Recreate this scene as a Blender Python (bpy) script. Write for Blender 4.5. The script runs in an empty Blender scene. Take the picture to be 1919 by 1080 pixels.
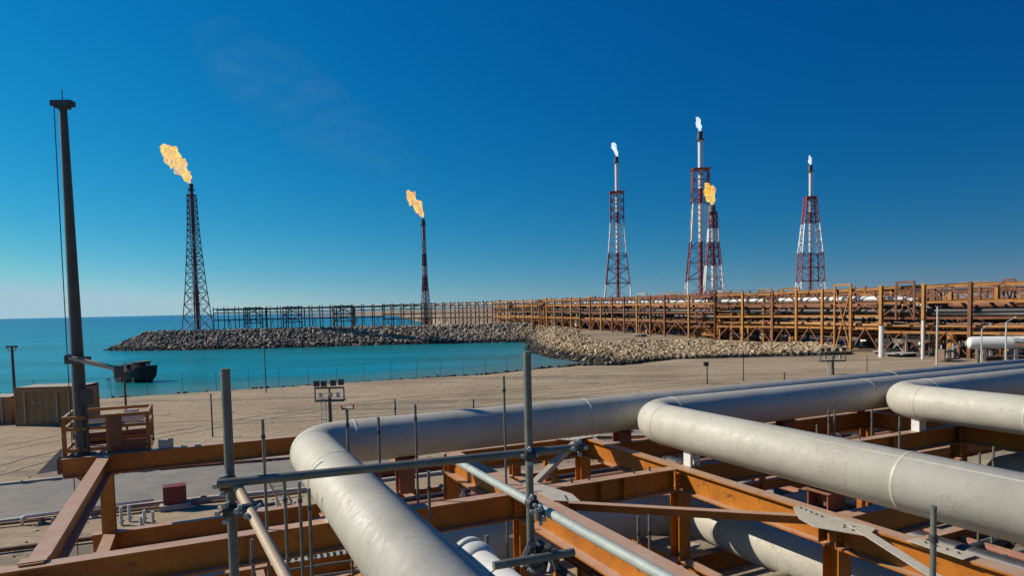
import bpy, math, random
import numpy as np
from mathutils import Vector, Matrix
R=math.radians
random.seed(7); rng=np.random.default_rng(5)
sc=bpy.context.scene
col=sc.collection
# ------------------------------------------------------------ camera
CAMH=8.0
cd=bpy.data.cameras.new('camera'); cam=bpy.data.objects.new('camera',cd); col.objects.link(cam)
cd.sensor_width=36; cd.lens=23.45; cd.shift_y=0.0555; cd.clip_start=0.1; cd.clip_end=60000
cam.matrix_world=Matrix.Translation((0,0,CAMH)) @ Matrix.Rotation(math.pi/2-R(3.18),4,'X') @ Matrix.Rotation(R(-1.24),4,'Z')
sc.camera=cam
# ------------------------------------------------------------ sky, sun, exposure
SUN_AZ=R(-80); SUN_EL=R(34)      # azimuth from +Y, negative = left
w=bpy.data.worlds.new('World'); sc.world=w; w.use_nodes=True
nt=w.node_tree; nt.nodes.clear()
sky=nt.nodes.new('ShaderNodeTexSky'); sky.sky_type='NISHITA'; sky.sun_disc=False
sky.sun_elevation=SUN_EL; sky.sun_rotation=SUN_AZ; sky.air_density=1.0; sky.dust_density=0.2; sky.ozone_density=3.0; sky.altitude=0
SKY_S=0.06      # clear polarised sky: per channel grade, paler towards the sun side and towards the horizon
spx=nt.nodes.new('ShaderNodeSeparateColor'); cbx=nt.nodes.new('ShaderNodeCombineColor')
nt.links.new(sky.outputs[0],spx.inputs[0])
def nm(op,a,b=0.0,c=0.0):
    m=nt.nodes.new('ShaderNodeMath'); m.operation=op
    for i,v in enumerate((a,b,c)):
        if isinstance(v,(int,float)): m.inputs[i].default_value=v
        else: nt.links.new(v,m.inputs[i])
    return m.outputs[0]
tcw=nt.nodes.new('ShaderNodeTexCoord'); sxw=nt.nodes.new('ShaderNodeSeparateXYZ'); nt.links.new(tcw.outputs['Generated'],sxw.inputs[0])
hzn=nm('POWER',2.71828,nm('MULTIPLY',nm('MAXIMUM',sxw.outputs['Z'],0.0),-10.0))
hz2=nm('POWER',2.71828,nm('MULTIPLY',nm('MAXIMUM',sxw.outputs['Z'],0.0),-3.5))
for ci,(a_,g_,b_,h_,h2_,cap) in enumerate(((-3.80,1.534,-.70,.117,3.80,.38),(-1.69,.383,-.80,.36,.80,.58),(-1.03,.149,-.58,-.16,.60,.68))):
    e=nm('ADD',nm('ADD',nm('MULTIPLY',sxw.outputs['X'],b_),nm('MULTIPLY',hzn,h_)),nm('MULTIPLY',hz2,h2_))
    v=nm('MULTIPLY',nm('POWER',spx.outputs[ci],g_),nm('MULTIPLY',nm('POWER',2.71828,e),math.exp(a_)*.78*SKY_S**g_/SKY_S))
    nt.links.new(nm('MINIMUM',v,cap*.72/SKY_S),cbx.inputs[ci])
bg=nt.nodes.new('ShaderNodeBackground'); bg.inputs['Strength'].default_value=SKY_S
wo=nt.nodes.new('ShaderNodeOutputWorld')
nt.links.new(cbx.outputs[0],bg.inputs[0]); nt.links.new(bg.outputs[0],wo.inputs[0])
ld=bpy.data.lights.new('sun','SUN'); ld.energy=4.4; ld.angle=R(0.5); ld.color=(1,0.90,0.76)
sun=bpy.data.objects.new('sun',ld); col.objects.link(sun)
sd=Vector((math.sin(SUN_AZ)*math.cos(SUN_EL),math.cos(SUN_AZ)*math.cos(SUN_EL),math.sin(SUN_EL)))
sun.rotation_euler=sd.to_track_quat('Z','Y').to_euler()
sc.view_settings.view_transform='Standard'; sc.view_settings.look='None'; sc.view_settings.exposure=0.4; sc.view_settings.gamma=1.0
sc.render.engine='CYCLES'; sc.cycles.max_bounces=6; sc.cycles.transparent_max_bounces=12
# ------------------------------------------------------------ rack axes
A=R(25.3)
UX=Vector((-math.sin(A),math.cos(A),0)); VX=Vector((math.cos(A),math.sin(A),0)); ZX=Vector((0,0,1))
def W(u,v,z): return UX*u+VX*v+ZX*z
# ------------------------------------------------------------ materials
def new_mat(name):
    m=bpy.data.materials.new(name); m.use_nodes=True; n=m.node_tree; b=n.nodes['Principled BSDF']; return m,n,b
def ramp(n,fac,stops,interp='LINEAR'):
    r=n.nodes.new('ShaderNodeValToRGB'); cr=r.color_ramp; cr.interpolation=interp
    while len(cr.elements)>1: cr.elements.remove(cr.elements[-1])
    for i,(p,c) in enumerate(stops):
        e=cr.elements[0] if i==0 else cr.elements.new(p)
        e.position=p; e.color=(c[0],c[1],c[2],1)
    if fac is not None: n.links.new(fac,r.inputs[0])
    return r
def noise(n,scale,detail=4,rough=.55,vec=None,dist=0):
    t=n.nodes.new('ShaderNodeTexNoise'); t.inputs['Scale'].default_value=scale; t.inputs['Detail'].default_value=detail
    t.inputs['Roughness'].default_value=rough; t.inputs['Distortion'].default_value=dist
    if vec is not None: n.links.new(vec,t.inputs['Vector'])
    return t
def geo(n):
    g=n.nodes.new('ShaderNodeNewGeometry'); return g
def mix(n,a,b,fac,mode='MIX'):
    m=n.nodes.new('ShaderNodeMix'); m.data_type='RGBA'; m.blend_type=mode
    for s,v in (('Factor',fac),('A',a),('B',b)):
        sock=[i for i in m.inputs if i.name==s and (i.type=='RGBA' if s!='Factor' else i.type=='VALUE')][0]
        if isinstance(v,(int,float)): sock.default_value=v
        elif isinstance(v,tuple): sock.default_value=(v[0],v[1],v[2],1)
        else: n.links.new(v,sock)
    return [o for o in m.outputs if o.type=='RGBA'][0]
def math_(n,op,a,b=0.0,clamp=False):
    m=n.nodes.new('ShaderNodeMath'); m.operation=op; m.use_clamp=clamp
    for i,v in enumerate((a,b)):
        if isinstance(v,(int,float)): m.inputs[i].default_value=v
        else: n.links.new(v,m.inputs[i])
    return m.outputs[0]
def mrange(n,v,a,b,c=0.0,d=1.0):
    m=n.nodes.new('ShaderNodeMapRange'); m.clamp=True; n.links.new(v,m.inputs[0])
    for i,x in zip((1,2,3,4),(a,b,c,d)): m.inputs[i].default_value=x
    return m.outputs[0]
def bump(n,b,h,strength=.3,dist=.02):
    bp=n.nodes.new('ShaderNodeBump'); bp.inputs['Strength'].default_value=strength; bp.inputs['Distance'].default_value=dist
    n.links.new(h,bp.inputs['Height']); n.links.new(bp.outputs[0],b.inputs['Normal'])
def paint(name,c1,c2,rough=.5,scale=3.0,metal=0.0,dust=None,dustamt=.8,bumpS=.08,dist=.01,grime=None):
    m,n,b=new_mat(name); g=geo(n)
    t=noise(n,scale,6,.6,g.outputs['Position'])
    r=ramp(n,t.outputs['Fac'],[(.3,c1),(.7,c2)])
    c=r.outputs[0]
    if grime:
        t2=noise(n,scale*3.1,8,.7,g.outputs['Position'],.5)
        f=mrange(n,t2.outputs['Fac'],.56,.7,0,grime[1]); c=mix(n,c,grime[0],f)
    if dust:
        s=n.nodes.new('ShaderNodeSeparateXYZ'); n.links.new(g.outputs['True Normal'],s.inputs[0])
        t3=noise(n,scale*2,5,.6,g.outputs['Position'])
        f=math_(n,'MULTIPLY',mrange(n,s.outputs['Z'],.6,.95,0,dustamt),mrange(n,t3.outputs['Fac'],.3,.6,.6,1.0))
        c=mix(n,c,dust,f)
    n.links.new(c,b.inputs['Base Color']); b.inputs['Roughness'].default_value=rough; b.inputs['Metallic'].default_value=metal
    if bumpS: bump(n,b,t.outputs['Fac'],bumpS,dist)
    return m
M={}
M['orange']=paint('orange_steel_paint',(.33,.10,.007),(.54,.19,.012),.5,1.6,dust=(.50,.35,.25),dustamt=.9,grime=((.10,.035,.015),.8))
M['brown']=paint('red_brown_primer',(.20,.055,.028),(.27,.08,.035),.6,3,dust=(.42,.29,.2),dustamt=.6)
def pipemat():
    m,n,b=new_mat('white_pipe_paint'); g=geo(n); pos=g.outputs['Position']
    t=noise(n,1.1,6,.6,pos); c=ramp(n,t.outputs['Fac'],[(.3,(.45,.42,.335)),(.5,(.51,.48,.39)),(.7,(.56,.53,.44))]).outputs[0]
    a=noise(n,5.5,9,.75,pos,.6); c=mix(n,c,(.30,.26,.19),mrange(n,a.outputs['Fac'],.56,.72,0,.55))
    mp=n.nodes.new('ShaderNodeMapping'); mp.inputs['Rotation'].default_value=(0,0,-A); mp.inputs['Scale'].default_value=(7,7,.7); n.links.new(pos,mp.inputs['Vector'])
    r=noise(n,1.0,5,.65,mp.outputs[0],.2); c=mix(n,c,(.33,.27,.19),mrange(n,r.outputs['Fac'],.58,.70,0,.35))
    q=noise(n,.9,3,.5,pos); q2=noise(n,22,4,.6,pos); f=math_(n,'MULTIPLY',mrange(n,q.outputs['Fac'],.56,.62,0,1),mrange(n,q2.outputs['Fac'],.50,.62,0,1)); c=mix(n,c,(.20,.09,.04),math_(n,'MULTIPLY',f,.22))
    n.links.new(c,b.inputs['Base Color']); n.links.new(mrange(n,a.outputs['Fac'],.3,.7,.42,.75),b.inputs['Roughness'])
    h=math_(n,'ADD',math_(n,'MULTIPLY',noise(n,1.6,3,.5,pos).outputs['Fac'],1.0),math_(n,'MULTIPLY',a.outputs['Fac'],.25)); bump(n,b,h,.35,.03)
    return m
M['pipe']=pipemat()
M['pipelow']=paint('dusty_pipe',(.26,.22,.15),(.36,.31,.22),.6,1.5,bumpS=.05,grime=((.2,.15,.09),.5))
M['pipeold']=paint('pale_cladding',(.55,.56,.53),(.68,.68,.64),.4,5,bumpS=.1,grime=((.3,.3,.27),.5))
M['white']=paint('white_steel',(.68,.68,.64),(.78,.77,.73),.5,4,grime=((.4,.3,.2),.3))
M['galv']=paint('galvanised_tube',(.12,.13,.11),(.20,.205,.175),.55,9,metal=.25,grime=((.07,.07,.05),.8))
M['galvl']=paint('galvanised_tube_pale',(.30,.35,.32),(.40,.44,.40),.6,9,metal=.1,grime=((.2,.22,.2),.8))
M['tan']=paint('tan_tube',(.42,.31,.19),(.52,.39,.25),.6,6)
M['dark']=paint('dark_steel',(.03,.032,.035),(.06,.06,.06),.5,6)
M['mast']=paint('mast_grey_green',(.05,.057,.048),(.08,.085,.07),.5,2)
M['gusset']=paint('pale_dusty_plate',(.42,.38,.30),(.55,.50,.40),.6,6,grime=((.2,.1,.05),.5))
M['rust']=paint('rust_orange',(.30,.125,.025),(.45,.205,.04),.6,.8,dust=(.5,.36,.22),dustamt=.6,bumpS=0)
M['rust2']=paint('rust_brown',(.12,.045,.02),(.24,.085,.03),.7,.8,dust=(.4,.28,.2),dustamt=.6,bumpS=0)
M['greytrestle']=paint('trestle_rust_brown',(.12,.075,.055),(.22,.13,.085),.7,.5,bumpS=0)
M['wood']=paint('weathered_plank',(.30,.25,.18),(.45,.38,.28),.8,5)
M['contain']=paint('container_brown',(.27,.145,.055),(.36,.20,.08),.6,1,grime=((.1,.06,.03),.5))
M['containlight']=paint('container_edge',(.40,.34,.25),(.48,.41,.31),.6,2)
M['redbox']=paint('dark_red_box',(.16,.02,.018),(.22,.035,.025),.6,3)
M['conc']=paint('concrete',(.36,.34,.30),(.45,.42,.37),.9,3)
M['hullm']=paint('boat_black_hull',(.012,.012,.014),(.035,.03,.03),.6,2)
M['hullb']=paint('boat_brown_timber',(.09,.04,.025),(.15,.065,.035),.7,3)
M['green']=paint('boat_green_paint',(.03,.10,.06),(.06,.16,.09),.6,3)
M['lampgrey']=paint('mast_white_grey',(.45,.45,.42),(.55,.55,.5),.5,4)
M['shipwhite']=M['white']
# ------------------------------------------------------------ mesh builder
class MB:
    def __init__(s): s.v=[]; s.f=[]
    def add(s,vs,fs):
        o=len(s.v); s.v+= [tuple(x) for x in vs]; s.f+=[tuple(i+o for i in f) for f in fs]; return s
    def frame(s,d,up=None):
        d=Vector(d).normalized()
        up=Vector(up) if up is not None else (ZX if abs(d.z)<.95 else VX)
        sx=d.cross(up).normalized(); u2=sx.cross(d).normalized(); return d,sx,u2
    def prof(s,p0,p1,pts,up=None,scale1=1.0):
        p0=Vector(p0); p1=Vector(p1); d,sx,u2=s.frame(p1-p0,up); n=len(pts)
        vs=[p0+sx*a+u2*b for a,b in pts]+[p1+sx*a*scale1+u2*b*scale1 for a,b in pts]
        fs=[tuple(range(n))[::-1],tuple(range(n,2*n))]+[(i,(i+1)%n,n+(i+1)%n,n+i) for i in range(n)]
        return s.add(vs,fs)
    def bar(s,p0,p1,wd,h,up=None,top=False):
        z1=0 if top else h/2; z0=-h if top else -h/2
        return s.prof(p0,p1,[(-wd/2,z0),(wd/2,z0),(wd/2,z1),(-wd/2,z1)],up)
    def ibeam(s,p0,p1,wd,h,tf=.03,tw=.02,up=None,mid=False):
        t=h/2 if mid else 0; a=wd/2; b=tw/2
        pts=[(-a,t-h),(a,t-h),(a,t-h+tf),(b,t-h+tf),(b,t-tf),(a,t-tf),(a,t),(-a,t),(-a,t-tf),(-b,t-tf),(-b,t-h+tf),(-a,t-h+tf)]
        return s.prof(p0,p1,pts,up)
    def channel(s,p0,p1,wd,h,t=.012,up=None):
        pts=[(-wd/2,-h),(-wd/2+t,-h),(-wd/2+t,-t),(wd/2,-t),(wd/2,0),(-wd/2,0)]
        return s.prof(p0,p1,pts,up)
    def box(s,c,sx,sy,sz,ax=None,ay=None):
        ax=Vector(ax) if ax is not None else VX; ay=Vector(ay) if ay is not None else UX; c=Vector(c)
        vs=[c+ax*(i*sx/2)+ay*(j*sy/2)+ZX*(k*sz/2) for k in(-1,1) for j in(-1,1) for i in(-1,1)]
        return s.add(vs,[(0,2,3,1),(4,5,7,6),(0,1,5,4),(2,6,7,3),(0,4,6,2),(1,3,7,5)])
    def tube(s,p0,p1,r0,r1=None,n=10,cap=True):
        r1=r0 if r1 is None else r1; p0=Vector(p0); p1=Vector(p1); d,sx,u2=s.frame(p1-p0)
        vs=[]
        for p,r in((p0,r0),(p1,r1)):
            for i in range(n):
                a=2*math.pi*i/n; vs.append(p+sx*math.cos(a)*r+u2*math.sin(a)*r)
        fs=[(i,(i+1)%n,n+(i+1)%n,n+i) for i in range(n)]
        if cap: fs+=[tuple(range(n))[::-1],tuple(range(n,2*n))]
        return s.add(vs,fs)
    def sweep(s,path,r,n=40,cap=True):
        path=[Vector(p) for p in path]; vs=[]; N=len(path); prev=None
        rr=r if isinstance(r,(list,tuple)) else [r]*N
        for i,p in enumerate(path):
            d=(path[min(i+1,N-1)]-path[max(i-1,0)]).normalized()
            if prev is None: _,sx,u2=s.frame(d)
            else:
                sx=(prev-d*prev.dot(d)).normalized(); u2=sx.cross(d).normalized()
            prev=sx
            for k in range(n):
                a=2*math.pi*k/n; vs.append(p+sx*math.cos(a)*rr[i]+u2*math.sin(a)*rr[i])
        fs=[(i*n+k,i*n+(k+1)%n,(i+1)*n+(k+1)%n,(i+1)*n+k) for i in range(N-1) for k in range(n)]
        if cap: fs+=[tuple(range(n))[::-1],tuple(range((N-1)*n,N*n))]
        return s.add(vs,fs)
    def poly(s,pts,h):   # horizontal plate: outline in world, thickness h downwards
        n=len(pts); vs=[Vector(p) for p in pts]+[Vector(p)-ZX*h for p in pts]
        return s.add(vs,[tuple(range(n)),tuple(range(n,2*n))[::-1]]+[(i,n+i,n+(i+1)%n,(i+1)%n) for i in range(n)])
def wloc(o):
    l=Vector(o.location)
    return l+(wloc(o.parent) if o.parent else Vector((0,0,0)))
def part(name,mb,mat,parent=None,smooth=False,loc=None,label=None,cat=None,group=None,kind=None):
    """mb in world coordinates; becomes one mesh object, origin at parent's origin (or loc)"""
    org=wloc(parent) if parent else Vector(loc if loc is not None else (0,0,0))
    me=bpy.data.meshes.new(name)
    me.from_pydata([tuple(Vector(v)-org) for v in mb.v],[],mb.f); me.validate(); me.update()
    me.materials.append(mat)
    if smooth:
        me.polygons.foreach_set('use_smooth',[True]*len(me.polygons))
        if smooth=='auto':
            me.set_sharp_from_angle(angle=R(35))
    o=bpy.data.objects.new(name,me); col.objects.link(o)
    if parent: o.parent=parent
    else: o.location=org
    for k,vv in(('label',label),('category',cat),('group',group),('kind',kind)):
        if vv: o[k]=vv
    return o
def thing(name,label,cat,loc=(0,0,0),group=None):
    o=bpy.data.objects.new(name,None); col.objects.link(o); o.location=loc; o.empty_display_size=.2
    o['label']=label; o['category']=cat
    if group: o['group']=group
    return o
# ------------------------------------------------------------ SETTING: terrain
POLY=[(-900,-80),(-900,20),(-250,52),(-90,64),(-60,68),(-44.5,72.5),(-33,77.5),(-23.8,82),(-12,87),(-4.4,89.5),(3,96),(10,99),(15,98.0),
      (11,108),(7.2,118),(4.8,130),(3.5,146),(5,160),(4,172.5),(-12,174),(-36,173.5),(-60,170.5),(-80,169.5),(-98,172),(-108,178),(-110,186),(-104,194),(-80,198),(-40,200),(-14,202),(-24,222),(-30,250),(-60,450),(-150,900),(-700,3000),(-2500,9000),(30000,30000),(30000,-80)]
def sdist(X,Y):
    P=np.array(POLY,float); d=np.full(X.shape,1e9); ins=np.zeros(X.shape,bool); n=len(P)
    for i in range(n):
        a=P[i]; b=P[(i+1)%n]; ab=b-a
        t=np.clip(((X-a[0])*ab[0]+(Y-a[1])*ab[1])/(ab@ab),0,1)
        d=np.minimum(d,np.hypot(X-a[0]-t*ab[0],Y-a[1]-t*ab[1]))
        c=((a[1]>Y)!=(b[1]>Y)); 
        with np.errstate(divide='ignore',invalid='ignore'):
            xi=(b[0]-a[0])*(Y-a[1])/(b[1]-a[1]+1e-12)+a[0]
        ins^=(c&(X<xi))
    return np.where(ins,d,-d)
def vnoise(X,Y,s,seed):
    r=np.random.default_rng(seed).random((64,64)); x=X/s; y=Y/s
    xi=np.floor(x).astype(int); yi=np.floor(y).astype(int); fx=x-xi; fy=y-yi; fx=fx*fx*(3-2*fx); fy=fy*fy*(3-2*fy)
    g=lambda i,j:r[i%64,j%64]
    return (g(xi,yi)*(1-fx)+g(xi+1,yi)*fx)*(1-fy)+(g(xi,yi+1)*(1-fx)+g(xi+1,yi+1)*fx)*fy-.5
def rocky(X,Y):   # 0 on the beach, 1 where the shore is a steep rock slope
    return np.clip((Y-96.5)/3.0,0,1)*np.clip((X+120)/5,0,1)
def height(X,Y):
    s=sdist(X,Y)
    base=np.interp(Y,[0,97,134,190,260,2000],[0,0,1.5,2.7,2.5,3.5])
    base=np.where((Y>160)&(Y<215)&(X<6),3.2,base)
    rk=rocky(X,Y)
    slope=.11*(1-rk)+.50*rk
    z=np.minimum(base,-1.0+s*slope)
    z=np.where(s<0,np.maximum(-4,-1.0+s*(.06*(1-rk)+.4*rk)),z)
    z=z+np.where(s>2,1,0)*(vnoise(X,Y,5,1)*.10+vnoise(X,Y,1.7,2)*.04)*(Y<400)
    return z
def hz(x,y): return float(height(np.array([float(x)]),np.array([float(y)]))[0])
xs=np.concatenate([[-30000,-9000,-3000,-1000,-500,-250],np.arange(-160,140,1.25),[150,200,300,500,900,2000,6000,20000,30000]])
ys=np.concatenate([[-80,-40,-20],np.arange(-10,230,1.25),np.arange(233,470,4),[500,560,640,760,900,1500,3000,6000,9000,15000,30000]])
X,Y=np.meshgrid(xs,ys); Z=height(X,Y)
nx,ny=len(xs),len(ys)
me=bpy.data.meshes.new('ground')
vs=np.stack([X.ravel(),Y.ravel(),Z.ravel()],1)
idx=np.arange(nx*ny).reshape(ny,nx)
fs=np.stack([idx[:-1,:-1].ravel(),idx[:-1,1:].ravel(),idx[1:,1:].ravel(),idx[1:,:-1].ravel()],1)
me.from_pydata(vs.tolist(),[],fs.tolist()); me.update(); me.polygons.foreach_set('use_smooth',[True]*len(me.polygons))
gm_,n,b=new_mat('sand_ground'); g=geo(n)
t1=noise(n,.09,6,.6,g.outputs['Position'],.4); t2=noise(n,1.3,8,.65,g.outputs['Position']); t3=noise(n,14,4,.6,g.outputs['Position'])
mp=n.nodes.new('ShaderNodeMapping'); mp.inputs['Rotation'].default_value=(0,0,R(-20)); mp.inputs['Scale'].default_value=(.06,.7,1); n.links.new(g.outputs['Position'],mp.inputs['Vector'])
t4=noise(n,1.0,6,.6,mp.outputs[0],.3)
c=ramp(n,t1.outputs['Fac'],[(.3,(.30,.225,.14)),(.5,(.375,.285,.18)),(.68,(.45,.35,.225))]).outputs[0]
c=mix(n,c,(.21,.165,.12),mrange(n,t2.outputs['Fac'],.52,.72,0,.65))
c=mix(n,c,(.42,.35,.25),mrange(n,t4.outputs['Fac'],.52,.66,0,.55))
c=mix(n,c,(.22,.18,.14),mrange(n,t4.outputs['Fac'],.46,.34,0,.5))
c=mix(n,c,(.12,.10,.08),mrange(n,t3.outputs['Fac'],.62,.72,0,.5))
t5=noise(n,.22,5,.7,mp.outputs[0],1.2); c=mix(n,c,(.15,.125,.10),mrange(n,t5.outputs['Fac'],.53,.62,0,.75))
t7=noise(n,.05,5,.7,mp.outputs[0],2.0); c=mix(n,c,(.19,.155,.115),mrange(n,t7.outputs['Fac'],.5,.62,0,.5))
t6=noise(n,.35,7,.7,g.outputs['Position'],.8); c=mix(n,c,(.45,.37,.26),mrange(n,t6.outputs['Fac'],.56,.66,0,.55))
sp=n.nodes.new('ShaderNodeSeparateXYZ'); n.links.new(g.outputs['Position'],sp.inputs[0])
wet=mrange(n,sp.outputs['Z'],-.78,-.92,0,1); c=mix(n,c,(.10,.085,.055),wet)
n.links.new(c,b.inputs['Base Color']); b.inputs['Roughness'].default_value=.95; b.inputs['Specular IOR Level'].default_value=.2
bump(n,b,t2.outputs['Fac'],.7,.12)
me.materials.append(gm_); gr=bpy.data.objects.new('ground',me); col.objects.link(gr); gr['kind']='structure'
# ------------------------------------------------------------ sea
me=bpy.data.meshes.new('sea'); wm,n,b=new_mat('sea_water')
sx=[-30000,-3000,-600,-200,20,60,600,3000,30000]; sy=[-80,60,100,200,600,3000,30000]
vs=[(x,y,-1.0) for y in sy for x in sx]; k=len(sx)
me.from_pydata(vs,[],[(j*k+i,j*k+i+1,(j+1)*k+i+1,(j+1)*k+i) for j in range(len(sy)-1) for i in range(k-1)]); me.materials.append(wm)
g=geo(n); sp=n.nodes.new('ShaderNodeSeparateXYZ'); n.links.new(g.outputs['Position'],sp.inputs[0])
deep=mrange(n,sp.outputs['Y'],150,900,0,1)
mp=n.nodes.new('ShaderNodeMapping'); mp.inputs['Scale'].default_value=(.25,1,1); n.links.new(g.outputs['Position'],mp.inputs['Vector'])
t=noise(n,.035,5,.55,mp.outputs[0])
lag=ramp(n,t.outputs['Fac'],[(.34,(.004,.18,.19)),(.5,(.004,.24,.29)),(.64,(.003,.29,.41))]).outputs[0]
c=mix(n,lag,(.001,.13,.26),deep)
# sandy shallows close to the beach: distance from the shoreline
sh=math_(n,'ADD',math_(n,'MULTIPLY',sp.outputs['X'],-.40),math_(n,'MULTIPLY',sp.outputs['Y'],.917))
f=mrange(n,math_(n,'ADD',sh,math_(n,'MULTIPLY',t.outputs['Fac'],8)),88,104,1,0)
c=mix(n,c,(.13,.21,.165),math_(n,'MULTIPLY',f,.75))
f2=math_(n,'MULTIPLY',mrange(n,sp.outputs['X'],-20,12,0,.75),mrange(n,sp.outputs['Y'],150,110,0,1))
c=mix(n,c,(.13,.20,.16),f2)
n.links.new(c,b.inputs['Base Color']); b.inputs['Roughness'].default_value=.22; b.inputs['IOR'].default_value=1.33
b.inputs['Specular IOR Level'].default_value=.22
mp2=n.nodes.new('ShaderNodeMapping'); mp2.inputs['Scale'].default_value=(.45,1.3,1); mp2.inputs['Rotation'].default_value=(0,0,R(12)); n.links.new(g.outputs['Position'],mp2.inputs['Vector'])
tw=noise(n,.9,6,.6,mp2.outputs[0],.4); tw2=noise(n,.12,5,.6,mp2.outputs[0],.5); bump(n,b,math_(n,'ADD',tw.outputs['Fac'],math_(n,'MULTIPLY',tw2.outputs['Fac'],2.0)),.75,.45)
sea=bpy.data.objects.new('water',me); col.objects.link(sea); sea['kind']='structure'
# ------------------------------------------------------------ asphalt road strip
def P(x,y,z):   # where a sight line from the survey reaches height z (used to set out positions)
    r=cam.matrix_world.to_3x3()@Vector(((x-959.5)/1250,-(y-647)/1250,-1)); t=(z-CAMH)/r.z
    return Vector((r.x*t,r.y*t,z))
def D(x,y,d):
    r=cam.matrix_world.to_3x3()@Vector(((x-959.5)/1250,-(y-647)/1250,-1)); t=d/r.y
    return Vector((r.x*t,d,CAMH+r.z*t))
rm=paint('worn_asphalt',(.17,.155,.13),(.26,.235,.195),.9,.7,grime=((.30,.26,.2),.6),bumpS=.3,dist=.02)
path=[P(-500,1000,0),P(0,945,0),P(200,922,0),P(400,902,0),P(600,885,0),P(900,850,0),P(1300,800,0),P(1919,735,0)]
mb=MB(); vs=[]
fine=[]
for i in range(len(path)-1):
    for k in range(24): fine.append(path[i].lerp(path[i+1],k/24))
fine.append(path[-1])
for i,p in enumerate(fine):
    d=(fine[min(i+1,len(fine)-1)]-fine[max(i-1,0)]).normalized(); nn=Vector((-d.y,d.x,0))
    for s in (-1,-.5,0,.5,1): 
        q=p+nn*s*(3.3+.15*math.sin(i*.9)); vs.append((q.x,q.y,hz(q.x,q.y)+.05))
mb.add(vs,[(5*i+j,5*i+5+j,5*i+6+j,5*i+1+j) for i in range(len(fine)-1) for j in range(4)])
part('road',mb,rm,kind='structure')
mb=MB()
for i in range(6,len(fine)-1,1):
    p=fine[i];q=fine[i+1]; d=(q-p).normalized(); nn=Vector((-d.y,d.x,0))
    for s in(-1,1):
        a=p+nn*s*3.55+ZX*.06; b_=q+nn*s*3.55+ZX*.06; a.z=b_.z=.07
        mb.bar(a,b_,.22,.2)
part('kerb',mb,M['conc'],kind='structure')
tm=paint('rutted_sand',(.27,.21,.14),(.36,.285,.19),.95,3,bumpS=.4,dist=.03)
for k,(pts_) in enumerate((((0,842),(260,800),(520,790),(800,770),(1100,738),(1500,700)),((-60,900),(120,850),(330,812),(640,762),(900,738),(1250,712)))):
    cp=[P(x,y,0) for x,y in pts_]; sm=[]
    for i in range(len(cp)-1):
        p0=cp[max(i-1,0)];p1=cp[i];p2=cp[i+1];p3=cp[min(i+2,len(cp)-1)]
        for t in np.linspace(0,1,30,endpoint=False):
            t=float(t); sm.append(.5*((2*p1)+(p2-p0)*t+(2*p0-5*p1+4*p2-p3)*t*t+(3*p1-p0-3*p2+p3)*t**3))
    mb=MB()
    for off_ in(-.9,.9):
        vs=[]
        for i,p_ in enumerate(sm[:-1]):
            d=(sm[i+1]-p_).normalized(); nn=Vector((-d.y,d.x,0)); w_=.13+.07*math.sin(i*.7+k)
            for e in(-1,1):
                q_=p_+nn*(off_+e*w_); vs.append((q_.x,q_.y,hz(q_.x,q_.y)+.018+.004*k))
        mb.add(vs,[(2*i,2*i+2,2*i+3,2*i+1) for i in range(len(vs)//2-1)])
    part('path',mb,tm,kind='structure')
# ------------------------------------------------------------ hills
mb=MB(); pts=[]
hx=np.linspace(-300,3600,90)
for x in hx:
    t=(x+300)/3900
    hgt=12+34*min(1,max(0,(x+300)/900))+30*max(0,(x-1300)/1000)+6*math.sin(x*.011)+4*math.sin(x*.031+1)
    pts.append((x,hgt*max(0,min(1,(x+300)/250))))
rows=[(2300,0),(2420,.55),(2520,.85),(2650,1),(2900,.6),(3300,0)]
vs=[]
for j,(yy,k) in enumerate(rows):
    for x,h in pts: vs.append((x,yy+40*math.sin(x*.01+j),3+h*k+(3*math.sin(x*.05+j*2) if 0<k<1 else 0)))
m_=len(pts); mb.add(vs,[(j*m_+i,j*m_+i+1,(j+1)*m_+i+1,(j+1)*m_+i) for j in range(len(rows)-1) for i in range(m_-1)])
part('hills',mb,paint('hill_earth',(.22,.19,.17),(.32,.27,.22),.95,.02,bumpS=0),kind='structure',smooth=True)
# ------------------------------------------------------------ rocks (riprap): uncountable stuff
ICO=None
def icos():
    import bmesh
    bm=bmesh.new(); bmesh.ops.create_icosphere(bm,subdivisions=1,radius=1); v=np.array([x.co[:] for x in bm.verts]); f=np.array([[q.index for q in x.verts] for x in bm.faces]); bm.free(); return v,f
IV,IF=icos()
def rocks(name,pts,smin,smax,mat):
    allv=[];allf=[];o=0
    protos=[]
    for k in range(24):
        v=IV.copy()
        for _ in range(6):           # plane cuts give quarried, angular blocks
            nrm=rng.normal(size=3); nrm/=np.linalg.norm(nrm); h=rng.uniform(.45,.8)
            d=v@nrm; v=v-np.outer(np.maximum(d-h,0),nrm)
        protos.append(v)
    for (x,y,z) in pts:
        s=smin+(smax-smin)*rng.random()**2
        q=rng.normal(size=(3,3)); q,_=np.linalg.qr(q)
        v=(protos[rng.integers(24)]*np.array([1.25,1,.8])*s*rng.uniform(.85,1.15,3))@q.T+np.array([x,y,z])
        allv.append(v); allf.append(IF+o); o+=len(v)
    allv=np.concatenate(allv); allf=np.concatenate(allf)
    me=bpy.data.meshes.new(name); me.from_pydata(allv.tolist(),[],allf.tolist()); me.update(); me.materials.append(mat)
    ob=bpy.data.objects.new(name,me); col.objects.link(ob); ob['kind']='stuff'; return ob
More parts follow.
